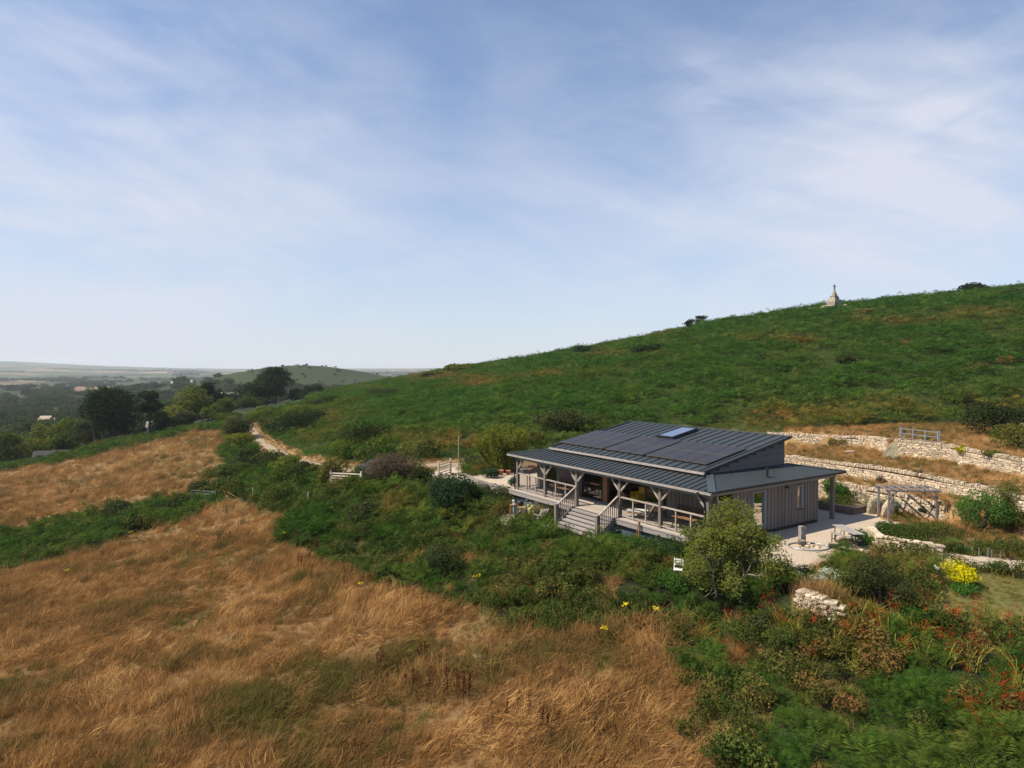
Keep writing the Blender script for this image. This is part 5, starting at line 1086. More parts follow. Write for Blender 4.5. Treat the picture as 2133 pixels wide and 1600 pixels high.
for k in range(8):
    px = 1985+k*14+rng.uniform(-4, 4); g = G(px, 1150+k*2.2); tag(MB().box((-.012, -.012, -.1), (.012, .012, .42)).build('garden_cane', M['steel'], loc=g), 'thin pale cane in the bare bed above the gravel path', 'cane', 'row of thin canes in the garden bed')
# ------------------------------------------------------------------ shrubs and trees
def crown_mesh(name, m, n, bl, size, r, asp=.5, shell=.55, up=.3, jit_=.7):
    P, N = blob_pts(r, n, bl, shell); V, Fc = leaf_quads(P, N+[0, 0, up], size, r, asp, jit_); return mesh_np(name, V, Fc, m)
SEED = [50]
def lumpy(w, h, d, n, r, low=.5, spread=.62, sz=(.28, .48)):
    out = []
    for k in range(n):
        a = r.uniform(0, 6.28); q = math.sqrt(r.uniform(0, 1))*spread; zz = h*(low+(1-low)*r.uniform(0, 1)*(1-q*.7)); s = r.uniform(*sz)
        out.append(((math.cos(a)*q*w/2, math.sin(a)*q*d/2, zz*.8), (w*.5*s*1.25, d*.5*s*1.25, h*s*.62)))
    return out
def shrub(label, px, py, w, h, m='scrub', n=2600, leaf=.07, name='shrub', cat='shrub', d=None, k=14, group=None, low=.35, stems=4, loc=None, asp=.5, shell=.5, skew=0.):
    SEED[0] += 1; r = np.random.default_rng(SEED[0]); g = G(px, py) if loc is None else np.array(loc); o = empty(name, g, 0, label, cat, group)
    bl = lumpy(w, h, d or w, k, r, low); bl = [((c[0]+skew*c[2], c[1], c[2]), s) for c, s in bl]
    me = crown_mesh(name+'_foliage', M[m], n, bl, leaf, r, asp, shell); link('foliage', me, o)
    mb = MB()
    for i in range(stems):
        c = bl[i % len(bl)][0]; mb.tube([(r.normal()*.08*w, r.normal()*.08*w, -.25), (c[0]*.4, c[1]*.4, c[2]*.5), (c[0], c[1], c[2])], [.028*h+.01, .018*h+.008, .008*h+.004], 5)
    mb.build('stems', M['bark'], o); return o
def tree(label, px, y, h, w, m='pine', n=9000, leaf=.22, name='pine_tree', trunks=1, layers=None, zb=None, group=None, low=.45, k=22, flat=.5, bare=.3, tm='barkdark', lean=0., seed=None, d=None, g=None, cat='tree', shell=.45):
    SEED[0] += 1; r = np.random.default_rng(seed or SEED[0]); g = atd(px, y) if g is None else np.array(g, float)
    if zb is not None: g[2] = zb
    o = empty(name, g, 0, label, cat, group); bl = []
    for i in range(k):
        a = r.uniform(0, 6.28); q = r.uniform(0, 1)**.6; t = r.uniform(0, 1); zc = h*(low+(1-low)*t*.88); rad = w/2*(1-.55*max(0, (t-.35)/.65)**1.3)*(.55+.45*min(1, t/.3))
        s = w*r.uniform(.13, .24); bl.append(((math.cos(a)*q*rad*.8+lean*zc, math.sin(a)*q*rad*.8*(d or 1), zc), (s, s, s*flat)))
    link('crown', crown_mesh(name+'_crown', M[m], n, bl, leaf, r, .5, shell, .5), o)
    mb = MB()
    for i in range(trunks):
        x0 = 0 if trunks == 1 else (i-(trunks-1)/2)*w*.16+r.normal()*.2; y0 = 0 if trunks == 1 else r.normal()*.8; tr = h*.024/(trunks**.3)
        top = (x0*1.4+lean*h*.8+r.normal()*.3, y0, h*.82); mb.tube([(x0, y0, -.6), (x0*1.05+r.normal()*.1, y0, h*.25), (x0*1.2+lean*h*.45, y0, h*.5), top], [tr*1.4, tr, tr*.75, tr*.25], 7)
    mb.build('trunk', M[tm], o); lb = MB()
    for c, s in bl[:max(8, k*2//3)]:
        zz = c[2]*r.uniform(.45, .75); lb.tube([(c[0]*.08+lean*zz, c[1]*.08, zz), (c[0]*.55, c[1]*.55, c[2]*.5+zz*.5), c], [h*.010, h*.006, h*.002], 5)
    lb.build('limbs', M[tm], o); return o
# the spreading hawthorn in front of the cabin
g = G(1540, 1226); r = np.random.default_rng(21); hw = empty('hawthorn_tree', g, 0, 'wide olive green hawthorn tree partly hiding the right end of the veranda', 'tree')
bl = []; tips = []; tb = MB(); Hs = pxh(g[1])
def limb(p, d, ln, rad, dep):
    q = p+d*ln; m_ = (p+q)/2+Vector(r.normal(0, .06*ln, 3)); tb.tube([p, m_, q], [rad, rad*.8, rad*.6], 5)
    if dep == 0 or rad < .008: tips.append((q, dep)); return
    for i in range(3 if dep > 1 else 2+(r.uniform() < .5)):
        nd_ = (d+Vector(r.normal(0, .55, 3))+Vector((0, 0, .08))).normalized(); limb(q, nd_, ln*r.uniform(.62, .86), rad*.6, dep-1)
    if dep <= 2: tips.append((q, dep))
for i in range(7):
    a = i*.9+r.uniform(-.3, .3); limb(Vector((r.normal()*.12, r.normal()*.12, -.2)), Vector((math.cos(a)*.75, math.sin(a)*.6, .85)).normalized(), r.uniform(.9, 1.35), .085, 4)
W_, H_ = 240*Hs, 196*Hs
ps = np.array([t[0][:] for t in tips]); mx = np.percentile(np.abs(ps[:, 0]), 97); mz = np.percentile(ps[:, 2], 99); sx = W_/2/mx*.82; sz = H_*.62/np.percentile(ps[:, 2], 82)
for v in range(len(tb.v)): x, y, z = tb.v[v]; tb.v[v] = (x*sx, y*sx*.9, z*sz)
ps = ps*np.array([sx, sx*.9, sz]); ps = ps[ps[:, 2] > .35]
n = 22000; kk = r.integers(0, len(ps), n); P = ps[kk]+r.normal(0, 1, (n, 3))*np.array([.15, .15, .11])
low_ = ps[r.integers(0, len(ps), 5000)]*np.array([.8, .6, .35])+r.normal(0, .18, (5000, 3)); P = np.concatenate([P, np.abs(low_)*np.sign(low_*[1, 1, 0]+[0, 0, 1])])
V, Fc = leaf_quads(P, r.normal(size=P.shape)*.5+[-.2, -.3, .7], .048, r, .55, .6); link('crown', mesh_np('hawthorn_crown', V, Fc, M['haw']), hw); tb.build('trunk', M['bark'], hw)

# named shrubs near the cabin
shrub('round glossy dark green shrub at the near edge of the gravel drive', 945, 1066, 4.0, 3.0, 'glossleaf', 9000, .085, k=26, low=.3, shell=.75)
shrub('large brown twiggy windswept bush hiding the car', 816, 1004, 4.9, 3.0, 'browntwig', 9000, .07, k=24, low=.3, shell=.6, stems=8)
for dx, dz, lb in ((0, 3.9, 'tall yellow green bamboo clump behind the terracotta pots'),):
    g = G(1048, 985); o = empty('bamboo', (g[0], g[1]+.9, g[2]), 0, lb, 'plant'); r = np.random.default_rng(5); P = []; mb = MB()
    for i in range(95):
        a = r.uniform(0, 6.28); q = math.sqrt(r.uniform())*1.9; hgt = dz*r.uniform(.7, 1.12)*(1-.10*q); bx, by = math.cos(a)*q*.5, math.sin(a)*q*.5; tx, ty = math.cos(a)*q*1.25, math.sin(a)*q*1.1
        mb.tube([(bx, by, -.1), ((bx+tx)/2, (by+ty)/2, hgt*.55), (tx, ty, hgt)], [.018, .014, .004], 4)
        for t in np.linspace(.18, 1, 26): c = np.array([bx+(tx-bx)*t, by+(ty-by)*t, hgt*t]); P += [c+r.normal(0, .14, 3) for _ in range(7)]
    P = np.array(P); V, Fc = leaf_quads(P, r.normal(size=P.shape)+[0, 0, -.2], .135, r, .24, .8); link('foliage', mesh_np('bamboo_foliage', V, Fc, M['bamboo']), o); mb.build('canes', M['strap'], o)
S = shrub
S('blue green low bush at the right of the pots under the bamboo', 1020, 995, 1.6, 1.0, 'glossleaf', 1600, .06)
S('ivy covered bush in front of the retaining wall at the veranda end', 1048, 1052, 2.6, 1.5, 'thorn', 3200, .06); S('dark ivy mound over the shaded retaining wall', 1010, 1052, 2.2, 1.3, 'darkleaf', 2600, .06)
S('small blue green shrub on the drive at the veranda corner', 1072, 1012, 1.1, .8, 'glossleaf', 1000, .05)
S('dark rounded thorn bush standing alone in the bracken below the stairs', 922, 1200, 2.6, 2.1, 'thorn', 6000, .055, k=18, low=.25)
S('dark flat bush behind the cabin roof on the hill edge', 1178, 898, 7.5, 2.6, 'thorn', 5000, .15, k=20); S('olive bush right of the bamboo behind the veranda roof', 1112, 925, 2.6, 1.6, 'olive', 2400, .09)
S('broad dark bush on the hillside above the cabin', 1348, 746, 7, 3.0, 'darkleaf', 3600, .26, k=18); S('small dark bush on the hillside below the skyline', 1222, 738, 7, 2.6, 'darkleaf', 1800, .25); S('grey green bush on the upper hillside right of the monument', 1800, 663, 6.5, 2.4, 'olive', 1800, .25)
S('small brown bush in the middle of the hillside', 1767, 755, 3.2, 1.2, 'thorn', 900, .2); S('dark bush in the middle of the hillside below the skyline', 1590, 757, 3.4, 1.3, 'darkleaf', 900, .2)
S('dark bush on the right skyline with a flat wind clipped top', 1995, 612, 9, 2.6, 'olive', 1800, .3); S('dark dome shaped bush on the right skyline', 2028, 612, 7, 3.2, 'darkleaf', 1800, .3); S('gorse bush with orange tips at the right edge of the skyline', 2118, 622, 7, 2.4, 'thorn', 1800, .3)
S('dark green bush at the left end of the hill skyline', 965, 778, 12, 4, 'olive', 2200, .4); S('low bush further left along the hill skyline', 905, 792, 9, 3, 'thorn', 1600, .35); S('bush on the skyline left of the windswept pair', 1240, 720, 8, 2.6, 'thorn', 1400, .3)
S('large rounded dark bush on the right above the topmost wall', 2075, 905, 5.2, 3.0, 'thorn', 5000, .10, k=20); S('olive bush at the right frame edge above the topmost wall', 2125, 935, 4.0, 2.0, 'olive', 3000, .09)
for (px, py, w, h, m, lb) in [(610, 905, 12, 4.6, 'darkleaf', 'dark wind shaped thicket beside the track bend'), (645, 888, 9, 4.2, 'darkleaf', 'second dark thicket joined behind the one at the track bend'), (760, 935, 7.5, 3.4, 'thorn', 'brown green bush above the track'),
        (720, 955, 5, 2.6, 'hedge', 'leafy green bush beside the track'), (800, 945, 5, 2.4, 'hedge', 'olive bush between the track and the bracken hill'), (505, 915, 7, 5.5, 'thorn', 'tall dark hedge bush left of the track at its far end'), (495, 935, 6, 3.2, 'hedge', 'yellow green hedge bush at the upper meadow corner'),
        (560, 975, 6, 2.6, 'thorn', 'dark bush on the near side of the track'), (520, 965, 5, 2.4, 'thorn', 'dark brown bush in the bank above the field'), (600, 1000, 4.5, 2, 'hedge', 'leafy bush in the bank near the wooden gate'), (500, 990, 4.5, 1.8, 'scrub', 'low scrubby bush at the meadow edge of the bank'),
        (560, 870, 11, 3.2, 'hedge', 'pale green bush in front of the big pine'), (470, 880, 9, 3.4, 'hedge', 'olive bush left of the hedge end'), (690, 850, 12, 3.4, 'thorn', 'dark low bush where the hill meets the valley'), (740, 845, 10, 2.6, 'hedge', 'green bush at the lower left of the hill'),
        (800, 828, 12, 3.0, 'thorn', 'bush on the far shoulder of the hill'), (640, 865, 10, 3.0, 'hedge', 'broad olive bush behind the dark thicket'), (420, 1035, 4.2, 2.4, 'thorn', 'dark thorn bush leaning over the old field gate'), (250, 1080, 4.0, 2.3, 'thorn', 'dark round bush in the bracken hedge'), (375, 1060, 3.4, 1.8, 'thorn', 'low dark bush at the right part of the bracken hedge'),
        (760, 1090, 3.6, 1.6, 'thorn', 'dark bramble mound in the bracken left of the shrub'), (880, 1010, 2.8, 1.5, 'thorn', 'dark bramble bush right of the brown bush'), (640, 990, 3.6, 2.0, 'thorn', 'dark green bush hiding the near edge of the track'), (600, 978, 4.2, 2.2, 'hedge', 'leafy bush on the near bank of the track'), (742, 1022, 2.6, 1.5, 'hedge', 'leafy bush overgrowing the right end of the wooden gate')]:
    S(lb, px, py, w, h, m, 3600 if h > 3 else 2400, .06+.0011*G(px, py)[1]*.9, k=16, low=.25)
# garden plants right of the yard
for (px, py, w, h, m, n, lf, lb) in [(1895, 1130, 3.2, 1.1, 'scrub', 3600, .045, 'olive grey bush under the right half of the pergola'), (1865, 1118, 2.2, 1.0, 'lush', 2400, .045, 'green bush at the foot of the left pergola post'), (1935, 1120, 2.4, 1.1, 'scrub', 2600, .045, 'brownish bush right of the pergola'),
        (2045, 1105, 2.9, 2.4, 'lush', 6500, .05, 'tall green willow like shrub in the right garden'), (2095, 1075, 2.4, 2.3, 'olive', 4200, .05, 'tall feathery olive shrub at the far right of the garden'), (2125, 1105, 2.0, 1.5, 'olive', 2600, .05, 'loose olive shrub at the right frame edge'),
        (1800, 1133, 1.5, .9, 'lush', 1700, .045, 'green plant at the left end of the low garden wall'), (1770, 1140, 1.2, .6, 'browntwig', 900, .045, 'brown dry plant beside the trestle bench'), (1994, 1215, 2.0, .95, 'limeleaf', 2300, .05, 'bright yellow flowering shrub on the lawn edge'), (2010, 1236, 1.5, .5, 'lush', 1100, .05, 'dark green low plant in front of the bright yellow shrub'),
        (1835, 1262, 2.6, 2.2, 'thorn', 6500, .042, 'tall straggly thorn bush in front of the garden path'), (1790, 1235, 2.0, 1.4, 'scrub', 3600, .042, 'grey brown bush left of the straggly thorn bush'), (1738, 1208, 1.3, .6, 'silver', 1500, .045, 'silver grey low shrub at the yard corner'), (1768, 1185, 1.4, .7, 'scrub', 2000, .045, 'olive shrub at the right edge of the yard'),
        (1885, 1190, 1.6, .5, 'olive', 1300, .045, 'low yellow green plants along the gravel path'), (1905, 1172, .9, .45, 'silver', 900, .04, 'blue grey lavender clump before the low garden wall'), (1948, 1174, .6, .35, 'silver', 500, .04, 'small lavender clump at the end of the low garden wall'), (1910, 1300, 2.0, 1.0, 'lush', 2600, .05, 'green leafy bush at the lower edge of the garden'),
        (1402, 1222, 2.0, .8, 'lush', 2400, .045, 'leafy green bush in front of the white folding chair'), (1432, 1216, 1.4, .7, 'scrub', 1600, .045, 'low bush between the white chair and the wide tree'), (1560, 1335, 2.4, 1.0, 'scrub', 2600, .045, 'olive bush on the slope beneath the wide tree'), (1600, 1300, 1.8, .8, 'thorn', 2000, .045, 'dark bramble between the wide tree and the sunlit stone wall'), (1480, 1300, 2.0, .9, 'scrub', 2200, .045, 'low bush in the bracken left below the wide tree'), (1640, 1345, 1.8, .8, 'scrub', 2200, .045, 'brownish bush below the wedge shaped boulder'),
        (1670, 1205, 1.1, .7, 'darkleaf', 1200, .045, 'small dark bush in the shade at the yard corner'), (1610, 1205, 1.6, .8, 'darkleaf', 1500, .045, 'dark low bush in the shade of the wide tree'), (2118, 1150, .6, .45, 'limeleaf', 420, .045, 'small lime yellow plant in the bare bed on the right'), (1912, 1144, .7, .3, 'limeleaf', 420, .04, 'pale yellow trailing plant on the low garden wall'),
        (1330, 1143, 2.6, .8, 'lush', 3000, .045, 'green perennials around the wooden obelisks'), (1285, 1122, 1.3, 1.0, 'silver', 1500, .05, 'silver white leaved shrub beside the right stair post'), (1270, 1134, 1.8, .6, 'lush', 1700, .045, 'green perennials at the foot of the stairs'), (1385, 1158, 1.8, .8, 'glossleaf', 1900, .05, 'blue green strappy plants below the veranda'),
        (1352, 1128, .9, 1.1, 'olive', 900, .04, 'tall thin yellow flowered plant before the blue plinth'), (1150, 1088, 1.6, 1.1, 'thorn', 2200, .045, 'dark green bush left of the stairs'), (1178, 1118, 1.0, .4, 'scrub', 700, .045, 'low weeds at the foot of the left stair post'), (1222, 1124, .8, .6, 'browntwig', 500, .045, 'reddish brown plant growing up against the lower steps'),
        (1768, 1043, 2.0, 1.3, 'lush', 3400, .055, 'lush green plants growing in the raised bed'), (1735, 1030, 1.6, 1.2, 'lush', 2200, .055, 'green bush behind the back post of the cabin'), (1868, 1066, .9, 1.0, 'silver', 900, .045, 'grey green plant inside the pergola'), (1922, 1070, .5, .5, 'darkleaf', 400, .05, 'small dark green plant growing from the lowest wall'),
        (1745, 930, 1.8, .9, 'olive', 1300, .07, 'green plant on the left run of the topmost wall'), (2005, 942, 1.2, .6, 'limeleaf', 600, .07, 'yellow green plant on top of the right wall run'), (2060, 950, 1.6, .6, 'olive', 800, .07, 'olive plant on top of the right wall run'), (1838, 1004, .8, .5, 'browntwig', 500, .06, 'dry brown plant on the middle wall'), (1915, 1000, .6, .8, 'browntwig', 600, .05, 'dry grass plume standing on the middle wall')]:
    S(lb, px, py, w, h, m, n, lf, name='garden_plant' if h < 1.2 else 'shrub', cat='plant' if h < 1.2 else 'shrub', k=10, low=.25, stems=3)
yf = S('patio plant with bright yellow flowers between the low wooden chairs', 1108, 1086, .9, .75, 'lush', 900, .05, name='garden_plant', cat='plant', k=7)
P = r.normal(0, 1, (34, 3))*[.33, .33, .14]+[0, 0, .82]; V, Fc = leaf_quads(P, P*0+[-.3, -.5, .6], .055, r, .8); link('flowers', mesh_np('yellow_blooms', V, Fc, M['yellowflower']), yf)
for px, py, w, lb in [(1958, 1108, 1.5, 'left golden dry grass mound in the right garden'), (2000, 1104, 1.2, 'right golden dry grass mound in the right garden')]:
    me = grass_mesh('golden_grass', M['grass'], 420, .55, .02, .28*w, np.random.default_rng(int(px)), 1.6); g = G(px, py); tag(link('grass_mound', me, loc=g), lb, 'plant')
g = G(1672, 1244); 
for k, (px, py) in enumerate([(1690, 1246), (1712, 1256)]):
    me = grass_mesh('russet_grass', M['grass'], 420, .75, .02, .34, np.random.default_rng(k+9), .7); g = G(px, py); tag(link('grass_clump', me, loc=g), ['russet dry grass clump behind the sunlit stone wall, left', 'russet dry grass clump behind the sunlit stone wall, right'][k], 'plant')
# ------------------------------------------------------------------ crocosmia, docks and single flowers
c_cr = source('crocosmia', [grass_mesh('strap_leaves', M['strap'], 26, .80, .035, .12, np.random.default_rng(k), 1.0) for k in range(4)])
c_rf = source('red_spray', [mound_mesh('red_spray', M['redflower'], 60, .030, .26, .95, np.random.default_rng(k+20)) for k in range(4)])
CRO = [(1745, 1330, 60, 26), (1800, 1370, 90, 40), (1640, 1315, 40, 20), (1580, 1305, 70, 22), (1960, 1300, 60, 22), (1975, 1350, 80, 50), (2080, 1345, 60, 24), (2065, 1485, 45, 40), (1880, 1370, 40, 25), (2100, 1560, 60, 40), (2030, 1410, 40, 30), (1520, 1330, 60, 20), (1990, 1555, 70, 40)]
def cro(x, y, z, k):
    px, py = jit(x, y, z); w = sum(np.exp(-((px-a)/c)**2-((py-b)/d)**2) for a, b, c, d in CRO); return rng.uniform(size=len(x)) < np.clip(w*1.2, 0, .95), x*0
put('crocosmia_leaves', 'yellow green strap leaves of crocosmia among the bracken', c_cr, 4, [(14, 34, 5, [1, 3, 4], (.5, 1.0), cro)], .3, sink=-.12)
put('crocosmia_flowers', 'red crocosmia flower sprays among the bracken at lower right', c_rf, 4, [(14, 34, 5.5, [1, 3, 4], (.6, 1.0), cro)], .25, sink=-.42)
for k, (px, py, n, h) in enumerate([(865, 1432, 5, .95), (962, 1452, 7, 1.1), (793, 1395, 4, .9), (460, 1136, 5, 1.0), (480, 1130, 4, .95), (520, 1050, 6, 1.1), (665, 1148, 4, .9), (1135, 1530, 6, 1.0), (1038, 1508, 2, .8), (895, 1380, 3, .7), (1085, 1320, 3, .7), (640, 1175, 3, .8), (580, 1110, 4, .9), (715, 1205, 2, .9), (1340, 1325, 3, .7)]):
    g = G(px, py); rr_ = np.random.default_rng(k+300); P = []; mb = MB()
    for i in range(n):
        a = rr_.normal(0, .22, 2); hh = h*rr_.uniform(.7, 1.1); mb.tube([(a[0], a[1], 0), (a[0]*1.15, a[1]*1.1, hh)], [.012, .006], 4); t = rr_.uniform(.35, 1, 70); P.append(np.stack([a[0]*(1+.15*t)+rr_.normal(0, .035, 70), a[1]+rr_.normal(0, .035, 70), hh*t], -1))
    P = np.concatenate(P); V, Fc = leaf_quads(P, rr_.normal(size=P.shape), .03, rr_, .6); o = link('dock_plant', mesh_np('dock_heads', V, Fc, M['dock']), loc=g)
    mb.build('stalks', M['dock'], o)
    lab = ['two dark brown dock spikes left of the largest dock in the lower meadow', 'largest clump of dark brown dock spikes in the lower meadow', 'faint brown dock clump further left and above in the meadow', 'brown dock spikes below the bracken hedge, left group', 'brown dock spikes below the bracken hedge, right group', 'reddish dock spikes beside the grey fence post', 'dock spikes at the top of the near meadow', 'red brown dock clump at the bottom middle of the photo', 'single brown dock spike left of the bottom clump', 'small dock above and left of the largest dock', 'small brown dock at the edge of the green scrub', 'brown dock below the bracken patch, left', 'dock spikes at the left foot of the bracken patch', 'thin dock spikes between the meadow and the dark thorn bush', 'small dock by the scrub below the cabin'][k]
    tag(o, lab, 'plant')
for k, (px, py, m, s, lb) in enumerate([(751, 1240, 'yellowflower', .14, 'bright yellow flower standing alone in the meadow'), (272, 1122, 'yellowflower', .16, 'yellow flower below the bracken hedge'), (140, 1205, 'yellowflower', .16, 'yellow flower at the left below the hedge'), (410, 1133, 'yellowflower', .12, 'small yellow flower right of the hedge foot'), (22, 1058, 'yellowflower', .2, 'yellow flower in the upper field at the left edge'),
        (1260, 1340, 'yellowflower', .15, 'yellow flower head in the green scrub below the cabin'), (1304, 1290, 'yellowflower', .12, 'yellow flower head in the bracken below the stairs'), (1365, 1300, 'yellowflower', .12, 'orange yellow flower right of the other scrub flowers'), (1140, 1222, 'paleflower', .15, 'white flower heads in the scrub below the stairs'), (996, 1225, 'yellowflower', .15, 'yellow flower beside the lone thorn bush'), (690, 1075, 'yellowflower', .14, 'yellow ragwort in the bracken patch'), (592, 1128, 'yellowflower', .13, 'yellow flower at the lower tip of the bracken patch'), (1955, 1216, 'paleflower', .10, 'white flowers between the thorn bush and the yellow shrub')]):
    g = G(px, py); rr_ = np.random.default_rng(k+700); o = empty('wildflower', g, 0, lb, 'flower'); MB().tube([(0, 0, 0), (.02, 0, .62)], .008, 4).build('stem', M['grassgreen'], o)
    P = rr_.normal(0, 1, (16, 3))*[s*.6, s*.6, .03]+[0, 0, .66]; V, Fc = leaf_quads(P, P*0+[-.2, -.6, .6], .045, rr_, .8); link('flower_head', mesh_np('flower_head', V, Fc, M[m]), o)
for k, (px, py, w) in enumerate([(855, 1305, .35), (995, 1372, .45), (1026, 1366, .2)]):
    g = G(px, py); tag(link('field_stone', STV[k], loc=g, scale=(w, w*.7, w*.5)), ['pale stone in the meadow left of the green scrub', 'largest of the pale stones lying in the lower meadow', 'tiny pale stone right of the largest meadow stone'][k], 'rock')
# ------------------------------------------------------------------ trees of the valley edge
T = tree
T('dense dark pine group with several trunks at the far side of the upper field', 232, 172, 14.2, 16, n=11000, leaf=.34, trunks=5, k=40, low=.3, flat=.75)
T('leaning dark pine with a bare trunk on the right of the pine group', 312, 178, 12.8, 7.5, n=4200, leaf=.32, trunks=1, k=16, low=.55, flat=.6)
T('tall spreading dark pine standing out against the middle hill', 566, 262, 15.0, 21.5, n=10500, leaf=.42, trunks=2, k=42, low=.28, flat=.42)
T('broad leaved tree with pale stems and a dark right crown', 405, 205, 11, 13, m='haw', n=5200, leaf=.34, name='broadleaf_tree', trunks=3, k=26, low=.3, flat=.7, tm='bark')
T('dark crowned tree behind the pale stemmed tree', 432, 215, 12.2, 11, m='darkleaf', n=4200, leaf=.36, name='broadleaf_tree', k=20, low=.4, flat=.8)
r = np.random.default_rng(77)
VT = [(40, 178, 8, 13, 'hedge'), (95, 185, 9, 12, 'hedge'), (150, 186, 9, 12, 'hedge'), (10, 168, 8, 10, 'hedge'), (120, 170, 5.5, 9, 'hedge'), (180, 182, 8, 9, 'thorn'), (60, 200, 11, 11, 'wood_far'), (360, 190, 6, 9, 'hedge'), (330, 186, 5.5, 7, 'darkleaf'), (385, 184, 5, 7, 'thorn'), (445, 198, 4.5, 8, 'hedge'), (470, 215, 5, 9, 'hedge'), (520, 235, 4.2, 9, 'hedge'), (620, 262, 3.8, 10, 'darkleaf'), (655, 275, 4.2, 11, 'darkleaf'), (350, 230, 9, 10, 'wood_far'), (-60, 175, 9, 14, 'hedge'), (-140, 180, 10, 15, 'hedge')]
LBV = ['yellow green rounded tree at the left edge beyond the upper field', 'bright olive tree in the left woodland edge', 'olive tree directly left of the dark pine group', 'leafy tree cut by the left frame edge', 'low olive bushy tree in front of the woodland edge', 'dark olive tree against the left of the pine group', 'brown green taller tree behind the left woodland edge', 'green bushy tree under the pale stemmed tree', 'dark low tree right of the pine group', 'dark small tree at the foot of the pale stems', 'olive tree below the dark crowned tree', 'yellow green tree left of the tall pine', 'low olive tree in front of the tall pine', 'dark tree at the right foot of the tall pine', 'dark rounded tree further right of the tall pine', 'grey green tree between the pine group and the pale stemmed tree', 'leafy tree outside the left frame edge', 'last leafy tree far left of the field']
for (px, y, h, w, m), lb in zip(VT, LBV): T(lb, px, y, h, w, m=m, n=3400, leaf=.30, name='broadleaf_tree', k=22, low=.25, flat=.75, tm='bark')
# windswept pair on the hill skyline
for px, lb in ((1424, 'left of the two wind bent small trees on the hill skyline'), (1449, 'right of the two wind bent small trees on the hill skyline')):
    T(lb, px, 188, 3.8, 5.0, zb=zf((px-1066.5)/F*188, 188)-.2, m='darkleaf', n=620, leaf=.22, name='windswept_tree', k=14, low=.5, flat=.45, lean=.45)
# woodland masses in the valley and hedges between the far fields
r = np.random.default_rng(88)
def fartree(k):
    rr_ = np.random.default_rng(k); bl = lumpy(1.5, 1.0, 1.5, 12, rr_, .35, .7); return crown_mesh('far_tree', M['wood_far'], 520, bl, .075, rr_, .6, .7, .4)
c_ft = source('wood_crown', [fartree(k+40) for k in range(5)])
P = []; S_ = []; Tn = []
def ft(px, y, s, t=0.): 
    a = atd(px, y); P.append([a[0], a[1], a[2]-.1*s]); S_.append(s); Tn.append(t)
for i in range(1500):   # valley wood, left
    y = math.exp(r.uniform(math.log(225), math.log(900))); px = r.uniform(-500, 560 if y < 420 else 760)
    if px > 430 and y < 300: continue
    if 480 < px < 860 and y > 640: continue
    if vnoise(np.array([px/60.]), np.array([math.log(y)*9]), 4)[0] < .25: continue
    ft(px, y, r.uniform(6.5, 12), r.uniform(-.2, .35))
for i in range(420): y = r.uniform(620, 760); px = r.uniform(430, 980); ft(px, y, r.uniform(5, 9), .2)
for i in range(260):  # bushes on the middle hill
    x = r.normal(-285, 120); y = r.uniform(700, 960)
    if r.uniform() < .5: continue
    z = zf(x, y); P.append([x, y, z-.2]); S_.append(r.uniform(1.2, 3.4)); Tn.append(.1)
for i in range(1300):
    y = math.exp(r.uniform(math.log(900), math.log(1700))); px = r.uniform(-500, 1150)
    if 480 < px < 860 and y < 1100: continue
    if vnoise(np.array([px/90.]), np.array([y/160.]), 8)[0] < .42: continue
    ft(px, y, r.uniform(9, 16), r.uniform(-.3, .2))
for k in range(46):   # hedgerows and copses
    y0 = math.exp(r.uniform(math.log(1700), math.log(5200))); p0 = r.uniform(-500, 1150); ln = r.uniform(40, 260); dy = r.normal()*y0*.05; n = int(ln*y0/F/18)+4
    for i in range(min(n, 70)): t = i/n; ft(p0+ln*t+r.normal()*.6, y0+dy*t+r.normal()*6, r.uniform(9, 17), 0)
P = np.array(P); n = len(P)
scatter('valley_woodland', 'dark woodland filling the valley and hedgerows between the far fields', c_ft, P, np.array(S_), np.stack([np.zeros(n), np.zeros(n), r.uniform(0, 6.28, n)], -1), np.array(Tn), 5)
# ------------------------------------------------------------------ houses in the valley
def house(label, px, y, w, d_, h, rz, wall='white', roof='stonedark', nw=3, dz=0., chim=True):
    g = atd(px, y); g[2] += dz; o = empty('valley_house', g, rz, label, 'house')
    MB().box((-w/2, -d_/2, -2), (w/2, d_/2, h)).prism([(-w/2, -d_/2, h), (-w/2, d_/2, h), (-w/2, 0, h+d_*.38)], (w, 0, 0)).build('wall', M[wall], o)
    rf = MB(); e = .3
    rf.prism([(-w/2-e, -d_/2-e, h-.1), (-w/2-e, 0, h+d_*.38+.05), (-w/2-e, 0, h+d_*.38+.25), (-w/2-e, -d_/2-e, h+.1)], (w+2*e, 0, 0)); rf.prism([(-w/2-e, d_/2+e, h-.1), (-w/2-e, 0, h+d_*.38+.05), (-w/2-e, 0, h+d_*.38+.25), (-w/2-e, d_/2+e, h+.1)], (w+2*e, 0, 0)); ro = rf.build('roof', M[roof], o)
    if chim: MB().box((w/2-1, -.4, h+d_*.2), (w/2-.2, .4, h+d_*.38+.9)).build('chimney', M['stonedark'], ro)
    for k in range(nw):
        x = -w/2+w*(k+.5)/nw
        for z in ([1.0] if h < 3.6 else [.9, 3.2]): wn = MB().box((x-.55, -d_/2-.04, z), (x+.55, -d_/2+.02, z+1.1)).build('window', M['black'], o)
    return o
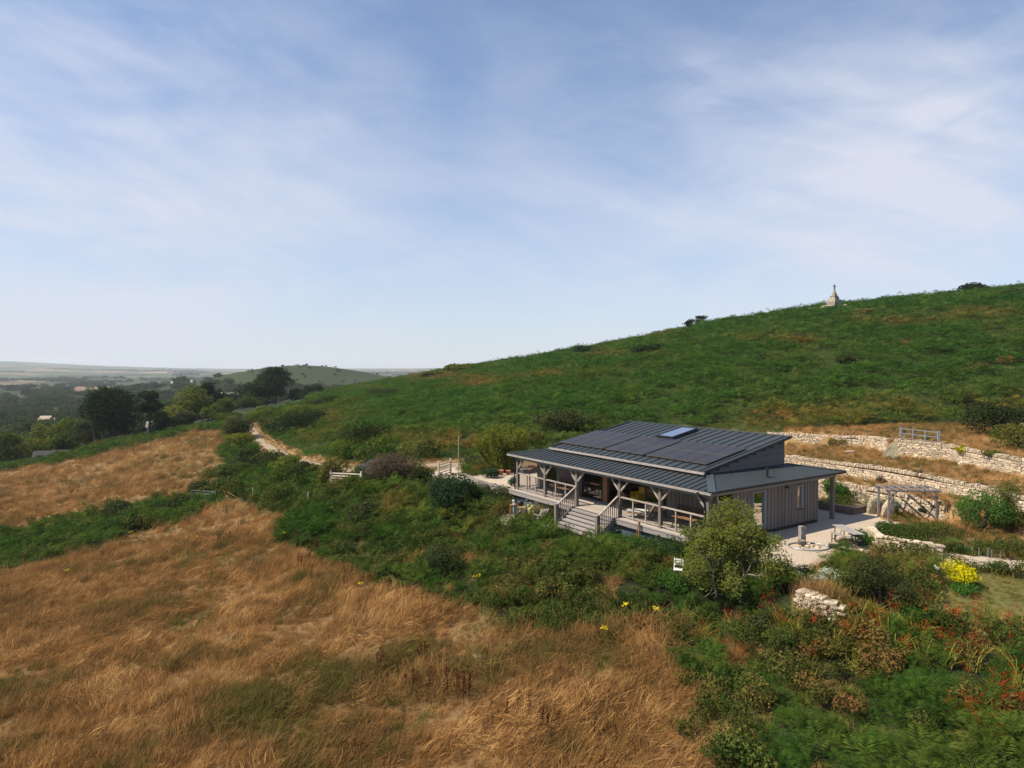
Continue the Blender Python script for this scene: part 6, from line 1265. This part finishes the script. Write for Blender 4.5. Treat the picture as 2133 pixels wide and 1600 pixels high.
house('white gabled house at the left of the distant white group', 452, 560, 9, 7, 5, .3, dz=4); house('long white house in the middle of the distant white group', 470, 545, 14, 7, 4.6, .1, nw=4, dz=4); house('white house with pinkish front right in the distant group', 492, 550, 9, 6, 4.4, -.1, 'cream', dz=4.5); house('slate roofed house behind the pale stemmed tree', 392, 520, 13, 8, 5, .5, 'cream', 'roof', dz=4)
house('low white chalet at the left among the valley trees', 62, 330, 7, 5, 2.6, .4, 'white', 'stonedark', 2, chim=False, dz=1.5); house('grey roofed chalet among the valley trees', 82, 325, 8, 4.5, 2.6, .2, 'cream', 'stonedark', 3, chim=False, dz=1.6); house('square pale chalet in the middle of the valley trees', 95, 345, 5, 5, 4.2, .1, 'cream', 'stone', 2, chim=False, dz=2); house('small white chalet right of the square one', 124, 335, 5, 4, 3, .3, 'white', 'stonedark', 2, chim=False, dz=2.5); house('low white chalet just left of the pine group', 158, 330, 9, 4, 2.7, .1, 'white', 'stonedark', 3, chim=False, dz=2.5)
house('white cottage glimpsed through the trunks right of the pines', 325, 200, 5, 4, 2.2, .4, 'cream', 'stonedark', 2, chim=False, dz=-.6); house('long stone farm building low in the bushes left of the pines', 105, 166, 7, 3.5, 1.5, .42, 'stonedark', 'darkwood', 3, chim=False, dz=-1.0)
house('tiny white building far off behind the tall pine on the plain', 508, 2600, 40, 14, 8, 0, chim=False, dz=3); house('white farmhouse on the far plain right of the middle hill', 902, 3000, 26, 12, 8, 0, chim=False, dz=3)
for px in (372, 392, 410): house(['leftmost', 'middle', 'rightmost'][(px-372)//19]+' of three sunlit pale roofs beyond the valley wood', px, 1250, 24, 10, 5, .1, 'cream', 'cream', 3, chim=False, dz=7)
# ------------------------------------------------------------------ sea air
hb = MB().box((-9500, -9500, -60), (9500, 9500, 190)).build('haze', []); tag(hb, 'thin summer haze lying over the land', kind='stuff')
hm = bpy.data.materials.new('haze_air'); hm.use_nodes = True; nt = hm.node_tree; nt.nodes.remove(nt.nodes['Principled BSDF'])
pv = nd(nt, 'ShaderNodeVolumePrincipled', i_Density=HAZE); pv.inputs['Color'].default_value = (.86, .93, 1, 1); pv.inputs['Anisotropy'].default_value = .0
nt.links.new(pv.outputs[0], nt.nodes['Material Output'].inputs['Volume']); hb.data.materials.append(hm)
